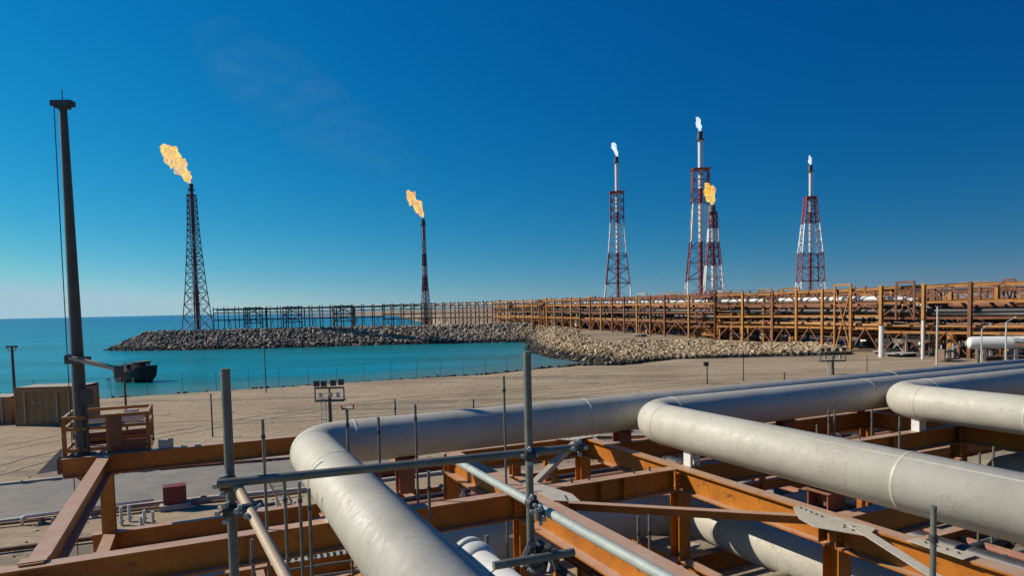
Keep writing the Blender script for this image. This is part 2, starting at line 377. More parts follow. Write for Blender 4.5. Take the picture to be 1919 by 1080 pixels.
def rockmat(name,cs,wetc,wz=(-.1,-.6),east=None):
    m,n,b=new_mat(name); g=geo(n)
    r=ramp(n,g.outputs['Random Per Island'],cs)
    t=noise(n,2.2,6,.65,g.outputs['Position'])
    if east:
        r2=ramp(n,g.outputs['Random Per Island'],east); s0=n.nodes.new('ShaderNodeSeparateXYZ'); n.links.new(g.outputs['Position'],s0.inputs[0]); nb=noise(n,.12,3,.6,g.outputs['Position'])
        base_=mix(n,r.outputs[0],r2.outputs[0],mrange(n,math_(n,'ADD',s0.outputs['X'],math_(n,'MULTIPLY',nb.outputs['Fac'],60)),-48,-5,0,1))
    else: base_=r.outputs[0]
    c=mix(n,base_,(.08,.07,.06),mrange(n,t.outputs['Fac'],.5,.75,0,.6))
    sp=n.nodes.new('ShaderNodeSeparateXYZ'); n.links.new(g.outputs['Position'],sp.inputs[0])
    zz=math_(n,'ADD',sp.outputs['Z'],math_(n,'MULTIPLY',t.outputs['Fac'],.5))
    c=mix(n,c,wetc,mrange(n,zz,wz[0]+.25,wz[1]+.25,0,1))
    n.links.new(c,b.inputs['Base Color']); b.inputs['Roughness'].default_value=.85; bump(n,b,t.outputs['Fac'],.5,.08); return m
rmd=rockmat('dark_armour_rock',[(0,(.055,.05,.045)),(.4,(.135,.11,.09)),(.75,(.25,.205,.16)),(1,(.48,.41,.32))],(.018,.017,.018),(.1,-.35),[(0,(.12,.095,.065)),(.4,(.25,.195,.135)),(.75,(.36,.28,.19)),(1,(.56,.47,.34))])
rmp=rockmat('pale_armour_rock',[(0,(.20,.135,.07)),(.4,(.40,.285,.155)),(.75,(.53,.39,.215)),(1,(.70,.56,.36))],(.035,.03,.022),(.75,-.15))
def scatter(xr,yr,n,cond):
    X=rng.uniform(*xr,n); Y=rng.uniform(*yr,n); s=sdist(X,Y); z=height(X,Y); ok=cond(X,Y,s)
    return list(zip(X[ok],Y[ok],z[ok]+rng.uniform(-.15,.25,ok.sum())))
p=scatter((-114,6),(164,206),23000,lambda X,Y,s:(s>-2.0)&(s<14)&((Y<187)|(s<7)))
rocks('breakwater_rocks',p,.28,.68,rmd)
p=scatter((0,62),(92,190),30000,lambda X,Y,s:(s>-1.5)&(s<11)&(X<34+0*Y)&(rocky(X,Y)>.2)&(X<5+(190-Y)*.9))
# bank running right along the foot of the raised ground
q=[]
for i in range(14500):
    t=random.random(); a=Vector((15,98,0)).lerp(Vector((50,99.5,0)),t) ; dpt=random.uniform(-1.5,17*(1-.45*t))
    x=a.x+dpt*.25+random.uniform(-.5,.5); y=a.y+dpt
    q.append((x,y,hz(x,y)+.15+random.uniform(-.1,.3)+ .10*max(0,dpt)*(1-t)*.6))
rocks('revetment_rocks',p+q,.18,.52,rmp)
# beach line pebbles
p=[]
for i in range(len(POLY)-1):
    a,b2=POLY[i],POLY[i+1]
    if not(5<=i<=11): continue
    L=math.dist(a,b2)
    for k in range(int(L*(5 if i>7 else 2))):
        t=random.random(); x=a[0]+(b2[0]-a[0])*t+random.gauss(0,.5); y=a[1]+(b2[1]-a[1])*t-abs(random.gauss(0,1.0))-.3
        p.append((x,y,hz(x,y)+.02))
rocks('beach_stones',p,.1,.34,rmp)
p=[]
for k in range(2600):
    x=random.uniform(-30,45); y=random.uniform(20,80)
    if abs(x)<3+y: p.append((x,y,hz(x,y)))
rocks('gravel',p,.02,.075,rmp)
# ------------------------------------------------------------ FOREGROUND STEEL PIPE RACK
T=4.5; LT=2.5
rack=thing('steel_rack','orange painted steel beam rack under the three white looping pipes','pipe rack',W(11.3,5.5,0))
BW,BH=.27,.5
def ub(v,u0,u1,z=T,w_=BW,h=BH,mat='orange',off=0.0):
    part('beam',MB().ibeam(W(u0,v,z+off),W(u1,v,z+off),w_,h),M[mat],rack)
def vb(u,v0,v1,z=T,w_=BW,h=BH,mat='orange',off=0.0):
    part('beam',MB().ibeam(W(u,v0,z+off),W(u,v1,z+off),w_,h),M[mat],rack)
vb(19.6,-3.15,32)
vb(11.3,-2.72,9.1); vb(11.3,9.42,32)
ub(-2.22,11.45,19.45,off=.006); ub(5.5,3.2,11.14,w_=.40,off=.006); ub(5.5,11.46,15.15,w_=.40,off=.006)
ub(9.27,2.5,15.15,off=.004)
vb(15.3,5.3,9.5,off=.002); vb(14.1,9.42,32,off=.002)
vb(7.4,9.42,26,off=.002); vb(3.6,-2,26,off=.002)
ub(19.0,3,15.6,off=.006); ub(4.6,15.5,17.2,off=.006); ub(26,3,19,off=.006)
ub(-2.22,3,11.1,off=-.2,z=T)
# near-left stub flange where the outer beams meet
part('end_plate',MB().box(W(11.3,-2.25,4.22),.30,.03,.62).box(W(11.45,-2.25,T+.03),.34,.24,.025),M['orange'],rack)
# lower tier
for u in(19.6,11.3): vb(u,-2.6,32,z=LT,off=0,mat='orange')
ub(-2.2,11.5,19.4,z=LT,off=.006); ub(5.5,3,19.4,z=LT,off=.006); ub(9.27,3,19.4,z=LT,off=.004); ub(19,3,19.4,z=LT,off=.006)
vb(15.3,5.7,32,z=LT,off=.002); vb(15.3,-2.0,5.3,z=LT,off=.002); vb(7.4,5.7,26,z=LT,off=.002)
vb(23.5,4.0,14,z=LT,mat='brown'); vb(9.0,5.8,9.1,z=1.6,w_=.2,h=.3,mat='brown'); ub(7.3,4,11,z=1.9,w_=.2,h=.3,mat='brown')
for (v_,a_,b_,z_) in ((7.4,11.5,15.1,LT),(12.6,7.6,14,LT),(15.6,3.0,14,LT),(22.5,3.0,14,LT),(3.0,11.5,19.4,LT),(1.0,11.5,15.0,LT)): ub(v_,a_,b_,z=z_,w_=.16,h=.26,mat='orange',off=.008)
for (u_,a_,b_,z_) in ((9.2,5.7,9.1,LT),(5.6,5.7,26,LT),(13.3,5.7,9.1,LT),(17.3,5.7,18.8,LT),(8.9,10.9,18.8,2.9),(12.6,11,18.8,3.4)): vb(u_,a_,b_,z=z_,w_=.16,h=.24,mat='orange',off=.01)
for (u_,v_) in ((9.4,12.5),(9.4,15.8),(12.6,13),(6.0,7.4),(17.3,9.2),(17.3,13.0),(13.3,7.3)):
    part('hanger',MB().bar(W(u_,v_,1.2),W(u_,v_,4.3),.12,.12,up=UX),M['orange'],rack)
def column(u,v,zt,z0=0,mat='orange',w_=.30):
    o=part('column',MB().ibeam(W(u,v,z0+.04),W(u,v,zt),w_,w_,.025,.018,up=UX,mid=True),M[mat],rack)
    part('base_plate',MB().box(W(u,v,z0+.02),.5,.5,.04),M['brown'],o)
    part('footing',MB().box(W(u,v,z0-.08),.9,.9,.3),M['conc'],o)
for u in(19.6,11.3):
    for v in(-2.22,5.5,9.27,19,26):
        column(u,v,T-BH-.003)
column(15.3,9.27,T-BH-.003); column(15.3,5.5,T-BH-.003,mat='orange'); column(7.4,19,T-BH-.003); column(7.4,9.27,T-BH-.003)
column(14.1,19,T-BH-.003)
# haunch at far left corner
part('haunch',MB().add([W(19.58,-2.9,4.0),W(19.58,-2.3,4.0),W(19.58,-2.38,3.55),W(19.62,-2.9,4.0),W(19.62,-2.3,4.0),W(19.62,-2.38,3.55)],[(0,1,2),(5,4,3),(0,3,4,1),(1,4,5,2),(2,5,3,0)]),M['brown'],rack)
# horizontal bracing, gusset plates, stiffeners
def brace(a,b_,wd=.16,h=.14,mat='orange'):
    part('brace',MB().channel(a,b_,wd,h),M[mat],rack)
brace(W(10.15,5.85,T+.03),W(7.45,9.0,T+.03),.15,.17)
brace(W(15.1,9.0,T+.02),W(11.5,5.75,T+.02),.13,.12,'gusset')
brace(W(15.45,8.9,T+.02),W(19.4,4.9,T+.02),.12,.10,'gusset')
brace(W(15.1,9.6,T+.02),W(14.3,11.2,T+.02),.13,.12,'gusset')
brace(W(7.0,9.05,T+.05),W(3.9,7.6,T+.05),.17,.04,'gusset')
brace(W(15.1,5.3,T+.02),W(17.0,4.0,T+.02),.12,.1,'gusset'); brace(W(15.4,5.7,T+.02),W(16.6,7.0,T+.02),.10,.1,'gusset')
brace(W(11.5,5.8,LT+.02),W(15.1,9.0,LT+.02),.13,.12); brace(W(10.9,5.9,LT+.02),W(7.6,9.1,LT+.02),.13,.12); brace(W(10.9,9.0,LT+.02),W(7.6,5.8,LT+.02),.13,.12)
brace(W(11.6,-2.0,LT+.02),W(15.1,5.2,LT+.02),.13,.12); brace(W(15.5,-2.0,LT+.02),W(19.3,5.2,LT+.02),.13,.12)
def gusset(u,v,z,pts,holes):
    o=part('gusset_plate',MB().poly([W(u+a,v+b_,z) for a,b_ in pts],.012),M['gusset'],rack)
    mb=MB()
    for a,b_ in holes: mb.tube(W(u+a,v+b_,z-.002),W(u+a,v+b_,z+.022),.016,n=6)
    part('bolts',mb,M['dark'],o)
gusset(15.3,9.1,T+.045,[(-.5,-.45),(-.15,-.75),(.35,-.6),(.5,.1),(.2,.7),(-.35,.5)],[(-.32,-.42),(-.22,-.5),(-.12,-.58),(.2,-.45),(.3,-.2),(.1,.5),(0,.4),(-.28,.3),(-.2,.4)])
gusset(7.25,9.0,T+.035,[(.75,-.05),(.75,.12),(-.6,.18),(-.75,-.22),(-.1,-.55),(.3,-.42)],[(.65,.02),(.53,0.0),(.41,-.02),(.29,-.04),(.17,-.06),(-.35,-.2),(-.42,-.08),(-.28,-.1),(-.5,-.2)])
gusset(11.25,5.75,T+.035,[(-.9,-.1),(-1.2,.28),(-.7,.4),(.1,.25),(.5,.2),(.45,-.1)],[(-1.0,.12),(-.9,.16),(-.8,.2),(.25,.05)])
gusset(5.6,9.2,T+.04,[(.5,-.12),(.5,.12),(-.3,.15),(-.3,-.15)],[(.3,0),(.15,0),(0,0),(-.15,0)])
for v in (7.2,7.75,13.2,16.1,0.6,2.8): part('stiffener',MB().box(W(11.3,v,T-.25),.014,.255,.43),M['orange'],rack)
for v in(6.6,7.0,8.1,8.5,12.4,15.0): part('stud',MB().tube(W(11.33,v,T-.01),W(11.33,v,T+.09),.02,n=6),M['dark'],rack)
for (u,v) in ((11.3,5.5),(11.3,9.27),(15.3,5.5),(15.3,9.27),(19.6,-2.22),(11.3,-2.22),(7.4,9.27),(11.3,19.0)):
    for su in(-1,1):
        o=part('cleat',MB().box(W(u+su*.155,v-.14,T-.26),.20,.014,.34),M['orange'],rack)
        mb=MB()
        for k in range(3):
            for h in(-.05,.05): mb.tube(W(u+su*.155-.02*su,v-.14+h,T-.16-.1*k),W(u+su*.155+.035*su,v-.14+h,T-.16-.1*k),.014,n=6)
        part('bolts',mb,M['dark'],o)
# pipe supports
def stool(u,v,z0,z1,mat='brown',w_=.34):
    o=part('support_stool',MB().ibeam(W(u,v,z0+.004),W(u,v,z1),w_,w_,.025,.02,up=UX,mid=True),M[mat],rack)
    part('cap_plate',MB().box(W(u,v,z1+.012),w_+.1,w_+.1,.02),M[mat],o)
PZ=5.25; PR=.46
stool(14.1,9.72,T,PZ-PR-.02); stool(14.1,4.0,T-.5,PZ-PR-.02); stool(13.15,14.4,T-.5,PZ-PR-.02); stool(7.9,9.62,T-.02,PZ-PR-.03,w_=.42); stool(7.4,17.25,T,PZ-PR-.03)
stool(14.1,18.5,T,PZ-PR-.02); stool(14.1,25,T,PZ-PR-.02)
# ------------------------------------------------------------ LARGE WHITE PIPES
def loop_path(pts,rb,n=14):
    out=[Vector(pts[0])]
    for i in range(1,len(pts)-1):
        p=Vector(pts[i]); a=(Vector(pts[i-1])-p).normalized(); b_=(Vector(pts[i+1])-p).normalized()
        ang=a.angle(b_); L=rb/math.tan(ang/2); c=p+(a+b_).normalized()*(rb/math.sin(ang/2))
        s=p+a*L; e=p+b_*L; v0=s-c; v1=e-c; tot=v0.angle(v1)
        for k in range(n+1):
            t=k/n; out.append(c+(v0*math.sin((1-t)*tot)+v1*math.sin(t*tot))/math.sin(tot))
    out.append(Vector(pts[-1])); return out
def dens(path,st):
    out=[path[0]]
    for a,b_ in zip(path,path[1:]):
        k=max(1,int((b_-a).length/st))
        for i in range(1,k+1): out.append(a.lerp(b_,i/k))
    return out
def bigpipe(name,label,pts,r,rb,seams=(),shoes=(),mat='pipe',seamang=60):
    root=thing(name,label,'pipe',pts[0])
    pa=loop_path(pts,rb)
    part('pipe_run',MB().sweep(pa,r,56),M[mat],root,smooth=True)
    for (u,v,ax) in seams:
        mb=MB()
        d=UX if ax=='u' else VX; c=W(u,v,pts[0].z)
        ring=[]; 
        mb.tube(c-d*.02,c+d*.02,r+.006,n=56,cap=False)
        mb.tube(c-d*.02,c-d*.028,r+.006,r-.002,n=56,cap=False); mb.tube(c+d*.02,c+d*.028,r+.006,r-.002,n=56,cap=False)
        part('weld_seam',mb,M[mat],root,smooth=True)
    for (u,v,ax) in shoes:
        for s in(-1,1):
            d=VX if ax=='v' else UX; e=UX if ax=='v' else VX
            part('shoe_plate',MB().box(W(u,v,pts[0].z-r-.12)+e*0+ (VX if ax=='u' else UX)*.1*s,.07,.22,.36,ax=(VX if ax=='u' else UX),ay=(UX if ax=='u' else VX)),M['white'],root)
    return root
RB=.95
def seam_strip(root,v,u0,u1,deg):
    a=R(deg); d=VX*(-math.sin(a))+ZX*math.cos(a); p0=W(u0,v,PZ)+d*(PR+.002); p1=W(u1,v,PZ)+d*(PR+.002)
    part('cladding_seam',MB().bar(p0,p1,.02,.006,up=d),M['pipe'],root)
rr_=bigpipe('large_pipe','thick white pipe whose near leg comes lowest and leftmost, bending left behind the scaffold rail',
   [W(14.1,45,PZ),W(14.1,1.97,PZ),W(2.2,1.97,PZ)],PR,RB,[(13.15,1.97,'u'),(11.0,1.97,'u'),(14.1,2.92,'v'),(14.1,8.6,'v'),(14.1,20,'v')],[(11.3,1.97,'u')])
rr_=bigpipe('large_pipe','thick white pipe with elbow right of centre, near leg crossing to the right edge',
   [W(13.12,45,PZ),W(13.12,9.6,PZ),W(1.0,9.6,PZ)],PR,RB,[(12.17,9.6,'u'),(13.12,10.55,'v'),(6.4,9.6,'u'),(13.12,17.5,'v')],[(11.3,9.6,'u')])
seam_strip(rr_,9.6,12.0,1.2,28)
bigpipe('large_pipe','thick white pipe with its elbow farthest right, just above the other two loops',
   [W(12.12,45,PZ),W(12.12,17.25,PZ),W(2,17.25,PZ)],PR,RB,[(11.17,17.25,'u'),(12.12,18.8,'v'),(8.6,17.25,'u')],[(11.3,17.25,'u')])
bigpipe('lower_pipe','shaded thick pipe on the lower tier under the beams, turning towards the camera',
   [W(12.7,3.2,LT+.5),W(12.7,10.4,LT+.5),W(2.5,10.4,LT+.5)],.44,.75,[(11.9,10.4,'u')],[])
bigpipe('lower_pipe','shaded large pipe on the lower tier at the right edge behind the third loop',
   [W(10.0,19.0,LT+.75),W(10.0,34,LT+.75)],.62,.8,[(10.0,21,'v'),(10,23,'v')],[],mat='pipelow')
bigpipe('lower_pipe','thinner pale pipe on the lower tier seen between the second and third loops',
   [W(12.2,13.5,LT+.35),W(12.2,19.0,LT+.35)],.24,.3,[],[])
# smaller insulated pipe beside the near leg, with end collar
root=thing('insulated_pipe','white insulated pipe with rounded collar at the bottom centre beside the leftmost thick pipe','pipe',W(6.9,2.63,5.2))
BZ=5.2; BV=2.67
part('pipe_run',MB().sweep([W(6.55,BV,BZ),W(4.5,BV+.05,BZ),W(2.0,BV+.12,BZ)],.185,32),M['pipeold'],root,smooth=True)
part('collar',MB().sweep([W(6.80,BV-.02,BZ),W(6.78,BV-.02,BZ),W(6.70,BV-.01,BZ),W(6.60,BV,BZ),W(6.55,BV,BZ)],[.15,.215,.245,.225,.185],32),M['pipeold'],root,smooth=True)
for u in(6.1,5.75,5.1): part('strap_band',MB().sweep([W(u,BV+.01,BZ),W(u-.07,BV+.01,BZ)],.197,32),M['pipeold'],root,smooth='auto')
part('flange',MB().tube(W(6.86,BV-.03,BZ),W(6.80,BV-.02,BZ),.25,n=32),M['pipeold'],root,smooth='auto')
root=thing('small_pipe','short thin white pipe with rounded end right of the insulated pipe','pipe',W(7.2,3.6,4.3))
part('pipe_run',MB().sweep([W(7.35,3.62,4.4),W(7.32,3.62,4.4),W(5.0,3.75,4.4)],[.05,.075,.075],20),M['pipeold'],root,smooth='auto')
part('flange',MB().tube(W(6.7,3.66,4.4),W(6.66,3.66,4.4),.12,n=20).tube(W(6.64,3.66,4.4),W(6.6,3.66,4.4),.12,n=20),M['pipeold'],root,smooth='auto')
# ------------------------------------------------------------ SCAFFOLD in front of the camera
sf=thing('scaffold_rail','grey galvanised scaffold guard rail of two posts joined by a ledger in the foreground','scaffold',(D(430,1000,3.5)*1.0))
def tubeD(name,a,b_,r,mat,parent): return part(name,MB().tube(a,b_,r,n=20),M[mat],parent,smooth='auto')
pA0=D(441,1150,3.5); pA1=D(423.5,692,3.5)
axA=Vector((pA0.x+pA1.x,0,0))*.5
pA=Vector(((pA0.x+pA1.x)/2,3.5,0)); pB=Vector(((D(988,660,3.97).x+D(994,1000,3.97).x)/2,3.97,0))
za=pA1.z; zb=D(988,660,3.97).z
tubeD('post',Vector((pA.x,pA.y,4.6)),Vector((pA.x,pA.y,za)),.0242,'galv',sf)
tubeD('post',Vector((pB.x,pB.y,6.55)),Vector((pB.x,pB.y,zb)),.0242,'galv',sf)
l0=D(415,903.5,3.44); l1=D(1092,835.5,4.12); off=Vector((0,-.05,0))
tubeD('ledger',l0+off,l1+off,.0242,'galv',sf)
t0=D(856,866,5.15); t1=D(1300,1113,2.68)
tubeD('transom',t0,t1,.028,'galvl',sf)
tt0=D(447,917,3.42); tt1=D(560,1130,2.7)
part('toe_tube',MB().tube(tt0,tt1,.026,n=20),M['tan'],sf,smooth='auto')
lo0=D(925,1062,3.7); lo1=D(1075,1036,3.9)
tubeD('ledger',lo0,lo1,.0242,'galv',sf)
def coupler(c,ax,ay,s=1.0):
    c=Vector(c); mb=MB(); ax=Vector(ax).normalized(); ay=Vector(ay).normalized()
    mb.tube(c-ax*.03*s,c+ax*.03*s,.034*s,n=14); 
    c2=c+Vector((0,-.045,0))
    mb.tube(c2-ay*.03*s,c2+ay*.03*s,.034*s,n=14)
    k=ax.cross(ay).normalized()
    o=part('coupler',mb,M['dark'],sf,smooth='auto')
    m2=MB()
    for s_ in(-1,1):
        b0=c+k*0+ay*.042*s_+Vector((0,-.02,0)); m2.tube(b0-Vector((0,.04,0)),b0+Vector((0,.03,0)),.008,n=8); m2.tube(b0-Vector((0,.055,0)),b0-Vector((0,.035,0)),.014,n=6)
        b1=c2+ax*.042*s_; m2.tube(b1-Vector((0,.035,0)),b1+Vector((0,.03,0)),.008,n=8); m2.tube(b1-Vector((0,.05,0)),b1-Vector((0,.03,0)),.014,n=6)
    part('bolt',m2,M['galvl'],o,smooth='auto')
ld_=(l1-l0)
coupler(D(430,905,3.5),ZX,ld_); coupler(D(434,955,3.5),ZX,VX,.9)
coupler(D(992,851,3.97),ZX,ld_); coupler(D(996,940,3.97),ZX,t1-t0,1.0); coupler(D(1012,962,3.85),t1-t0,ZX,.9); coupler(D(997,1048,3.9),ZX,VX)
coupler(D(1084,836,4.1),ld_,ZX,.8)
coupler(D(470,950,3.3),tt1-tt0,VX,.8)
tubeD('transom',D(438,958,3.5),D(488,945,3.4),.02,'dark',sf)
# clutter of clamps under the centre post
mb=MB()
for i in range(12):
    c=D(1000+random.uniform(-15,75),1045+random.uniform(-18,25),3.95+random.uniform(-.1,.2)); d=Vector((random.uniform(-1,1),random.uniform(-.5,.5),random.uniform(-1,1))).normalized()
    mb.tube(c-d*.05,c+d*.05,random.uniform(.01,.03),n=8)
part('clamp_cluster',mb,M['dark'],sf,smooth='auto')
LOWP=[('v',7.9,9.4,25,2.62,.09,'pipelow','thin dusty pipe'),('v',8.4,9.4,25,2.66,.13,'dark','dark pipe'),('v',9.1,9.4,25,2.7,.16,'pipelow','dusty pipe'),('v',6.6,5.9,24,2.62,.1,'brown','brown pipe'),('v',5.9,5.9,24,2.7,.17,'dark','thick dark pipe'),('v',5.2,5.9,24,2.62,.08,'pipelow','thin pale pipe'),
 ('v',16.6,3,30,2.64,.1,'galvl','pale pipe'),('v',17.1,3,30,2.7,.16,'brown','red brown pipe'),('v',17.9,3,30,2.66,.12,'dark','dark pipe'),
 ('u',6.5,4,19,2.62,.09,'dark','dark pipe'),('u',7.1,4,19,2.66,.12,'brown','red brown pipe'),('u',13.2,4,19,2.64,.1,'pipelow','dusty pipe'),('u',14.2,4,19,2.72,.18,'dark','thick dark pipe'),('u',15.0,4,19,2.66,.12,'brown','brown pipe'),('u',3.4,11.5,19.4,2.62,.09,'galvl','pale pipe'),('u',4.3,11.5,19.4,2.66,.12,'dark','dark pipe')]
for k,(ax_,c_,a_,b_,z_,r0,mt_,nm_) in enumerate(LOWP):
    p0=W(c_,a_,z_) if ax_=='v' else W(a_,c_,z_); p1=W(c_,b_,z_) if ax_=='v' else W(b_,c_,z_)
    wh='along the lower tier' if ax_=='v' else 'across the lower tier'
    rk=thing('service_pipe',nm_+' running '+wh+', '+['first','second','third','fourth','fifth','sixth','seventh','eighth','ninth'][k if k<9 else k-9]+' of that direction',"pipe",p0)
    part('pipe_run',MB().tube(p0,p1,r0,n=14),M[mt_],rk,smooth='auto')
    dd_=(p1-p0).normalized(); L_=(p1-p0).length
    for t_ in (.13,.41,.72):
        q_=p0+dd_*L_*t_; part('flange',MB().tube(q_-dd_*.03,q_+dd_*.03,r0*1.6,n=14),M['dark'],rk,smooth='auto')
# free standing scaffold tubes -------------------------------------------------
def vtube(px,ytop,z0,u=None,v=None,z=None,d=None,r=.0242,label='',mat='galv',cap=False):
    top=D(px,ytop,d); base=Vector((top.x,top.y,z0))
    r_=thing('scaffold_tube',label,'scaffold tube',base,'upright scaffold tubes on the rack')
    part('tube',MB().tube(base,top,r,n=14),M[mat],r_,smooth='auto')
    if cap:
        mb=MB().box(top+ZX*.012,.22,.16,.02)
        part('head_plate',mb,M['wood'],r_)
        part('fork',MB().box(top+ZX*.05-VX*.1,.02,.16,.07).box(top+ZX*.05+VX*.1,.02,.16,.07),M['brown'],r_)
    part('lock_clip',MB().tube(top-ZX*.25,top-ZX*.31,r*1.45,n=12),M['dark'],r_,smooth='auto')
    return r_
TUBES=[(492,787,10.6,LT,'thin upright tube crossing the scaffold rail just right of its left post'),
 (650,768,11.4,LT,'thin upright tube with a small fork head in the leftmost pipe elbow',1),
 (709,783,12.2,LT,'thin upright tube in the leftmost loop, second from the elbow'),
 (740,749,18.5,LT,'short upright tube end showing just above the far leg left of centre'),
 (778,759,12.8,LT,'thin upright tube in front of the far pipe leg, third from the elbow'),
 (887,749,19,LT,'short tube end poking over the far leg left of the tall central post'),
 (944,706,13.0,LT,'tall thin rusty upright tube left of the central scaffold post'),
 (803,884,10.5,LT,'short upright tube below the scaffold rail left of centre'),
 (1196,969,10.5,.9,'left one of two short tubes hanging below the horizontal brace'),
 (1217,967,10.3,.9,'right one of two short tubes hanging below the horizontal brace'),
 (1750,950,5.6,3.0,'single upright tube standing by itself at the lower right'),
 (533,903,9.6,.2,'left of three uprights of the low scaffold beside the leftmost pipe'),
 (561,905,9.8,.2,'middle of three uprights of the low scaffold beside the leftmost pipe'),
 (579,917,9.4,.2,'right of three uprights of the low scaffold beside the leftmost pipe'),
 (1553,770,17.0,LT,'left tube of the pair under the second loop far leg'),
 (1564,770,17.4,LT,'right tube of the pair under the second loop far leg'),
 (1531,797,16.2,LT,'low tube beside the pair under the second loop far leg'),
 (1634,768,17.4,LT,'upright tube near the orange beam left of the third loop elbow'),
 (1686,782,15.6,LT,'thin tube standing behind the third loop shoe plates'),
 (1836,850,14.0,.5,'left dark tube at the right edge between second and third loops'),
 (1862,838,14.0,.5,'right dark tube at the right edge between second and third loops'),
 (472,1012,8.6,.2,'pale short tube behind the tan scaffold tube at lower left'),
 (912,1005,8.0,2.2,'short rusty tube just above the insulated pipe collar')]
for t in TUBES: vtube(t[0],t[1],t[3],d=t[2],label=t[4],cap=len(t)>5)
# low scaffold deck of rungs lower left
sd_=thing('scaffold_deck','low scaffold deck of grey tubes and slats at the bottom left of the leftmost pipe','scaffold',P(600,1060,2.6))
mb=MB()
for yy in(1043,1062,1082): mb.tube(P(540,yy+8,2.6),P(690,yy-14,2.6),.03,n=10)
part('ledger',mb,M['galv'],sd_,smooth='auto')
mb=MB()
for i in range(11):
    x=548+i*12; mb.bar(P(x,1044-i*1.9,2.64),P(x+2,1056-i*1.9,2.64),.06,.03)
part('deck_slat',mb,M['galvl'],sd_)
# ladders in the left bay
def ladder(a,b_,label,wd=.35):
    r_=thing('ladder',label,'ladder',b_); d=(b_-a).normalized(); s=VX*.5*wd
    for k in(-1,1): part('rail',MB().bar(a+s*k,b_+s*k,.03,.05),M['galvl'],r_)
    mb=MB(); n_=int((b_-a).length/.28)
    for i in range(1,n_): q=a.lerp(b_,i/n_); mb.tube(q-s,q+s,.014,n=6)
    part('rungs',mb,M['galvl'],r_)
ladder(P(517,905,3.0),P(560,1000,.2),'thin pale ladder leaning in the left bay beside the three uprights')
# ------------------------------------------------------------ MAST with crosshead
MX,MY=-10.97,16.8
mast=thing('mast','tall dark grey steel mast with small crosshead rising above the far left beam','mast',(MX,MY,T))
part('pole',MB().tube((MX,MY,T+.02),(MX,MY,13.2),.165,.088,n=28),M['mast'],mast,smooth='auto')
part('crosshead',MB().box((MX,MY,13.28),.50,.22,.13,ax=(1,0,0),ay=(0,1,0)).box((MX,MY,13.19),.3,.2,.06,ax=(1,0,0),ay=(0,1,0)),M['dark'],mast)
part('lightning_rod',MB().tube((MX,MY,13.3),(MX,MY,13.62),.012,n=6),M['dark'],mast)
part('base_flange',MB().tube((MX,MY,T+.006),(MX,MY,T+.04),.28,n=24),M['mast'],mast,smooth='auto')
cab=part('cable',MB().tube((MX-.22,MY,13.2),(MX-.42,MY+.2,.1),.012,n=5),M['dark'],mast)
part('conduit',MB().tube((MX+.2,MY-.1,T+.05),(MX+.2,MY-.1,6.1),.035,n=8),M['dark'],mast)
part('junction_box',MB().box((MX+.24,MY-.1,6.0),.22,.16,.4,ax=(1,0,0),ay=(0,1,0)),M['dark'],mast)
arm=thing('camera_arm','pale boom clamped across the mast with a drooping end above the boat','boom',D(143,678,16.6))
a0=D(128,671,16.55); a1=D(219,692,16.55)
part('boom',MB().tube(a0,a1,.062,n=14),M['containlight'],arm,smooth='auto')
part('boom_cap',MB().tube(a0-(a1-a0)*.04,a0+(a1-a0)*.02,.09,n=12),M['dark'],arm,smooth='auto')
part('end_head',MB().box(a1+Vector((.05,0,-.08)),.16,.14,.3,ax=(1,0,0),ay=(0,1,0)),M['dark'],arm)
part('clamp',MB().box(D(146,676,16.7),.42,.4,.16,ax=(1,0,0),ay=(0,1,0)),M['mast'],arm)
# railed basket on the far beam
bk=thing('railed_basket','small orange brown railed platform standing on the far left corner beam','platform',W(20.3,-2.2,T))
def railbox(u0,u1,v0,v1,z0,z1):
    for (u,v) in((u0,v0),(u0,v1),(u1,v0),(u1,v1),(u0,-1.9),(u0,-2.15)):
        part('post',MB().bar(W(u,v,z0),W(u,v,z1),.09,.09,up=UX),M['orange'],bk)
    for z in(z1-.04,z1-.32,z0+.12):
        for a,b_ in(((u0,v0),(u0,v1)),((u1,v0),(u1,v1)),((u0,v0),(u1,v0)),((u0,v1),(u1,v1))):
            part('rail',MB().bar(W(a[0],a[1],z)+ZX*.0,W(b_[0],b_[1],z),.06,.08),M['orange'],bk)
railbox(19.75,21.3,-3.1,-1.25,T+.02,T+1.0)
part('toe_board',MB().bar(W(19.72,-2.1,T+.17),W(19.72,-1.3,T+.17),.03,.3).bar(W(21.34,-3.0,T+.17),W(21.34,-1.3,T+.17),.03,.3),M['brown'],bk)
part('floor_grate',MB().box(W(20.5,-2.2,T+.0),2.0,1.7,.04),M['rust2'],bk)
part('gate_panel',MB().box(W(19.69,-1.98,T+.55),.3,.05,.75),M['rust2'],bk)
part('inner_pipe',MB().tube(W(20.9,-2.8,T+.72),W(20.9,-1.4,T+.72),.09,n=14),M['white'],bk,smooth='auto')
r_=thing('thin_post','thin dark post standing in the railed platform right of the mast','post',W(20.4,-2.0,T))
tp=D(232,690,18.6)
part('post',MB().tube(Vector((tp.x,tp.y,T)),tp,.03,n=8),M['mast'],r_)
part('bracket',MB().box(tp+Vector((-.12,0,-.06)),.35,.1,.1,ax=(1,0,0),ay=(0,1,0)).box(Vector((tp.x+.15,tp.y,T+.65)),.3,.2,.45,ax=(1,0,0),ay=(0,1,0)),M['lampgrey'],r_)
r_=part('light_block',MB().box(W(19.62,-.85,T+.13),.35,.18,.22),M['conc'],loc=W(19.62,-.85,T),label='small pale block on the beam right of the railed platform',cat='block')
r_=thing('triangular_plate','pale triangular plate fixed at the left end of the far beam','plate',W(19.9,-3.3,4.2))
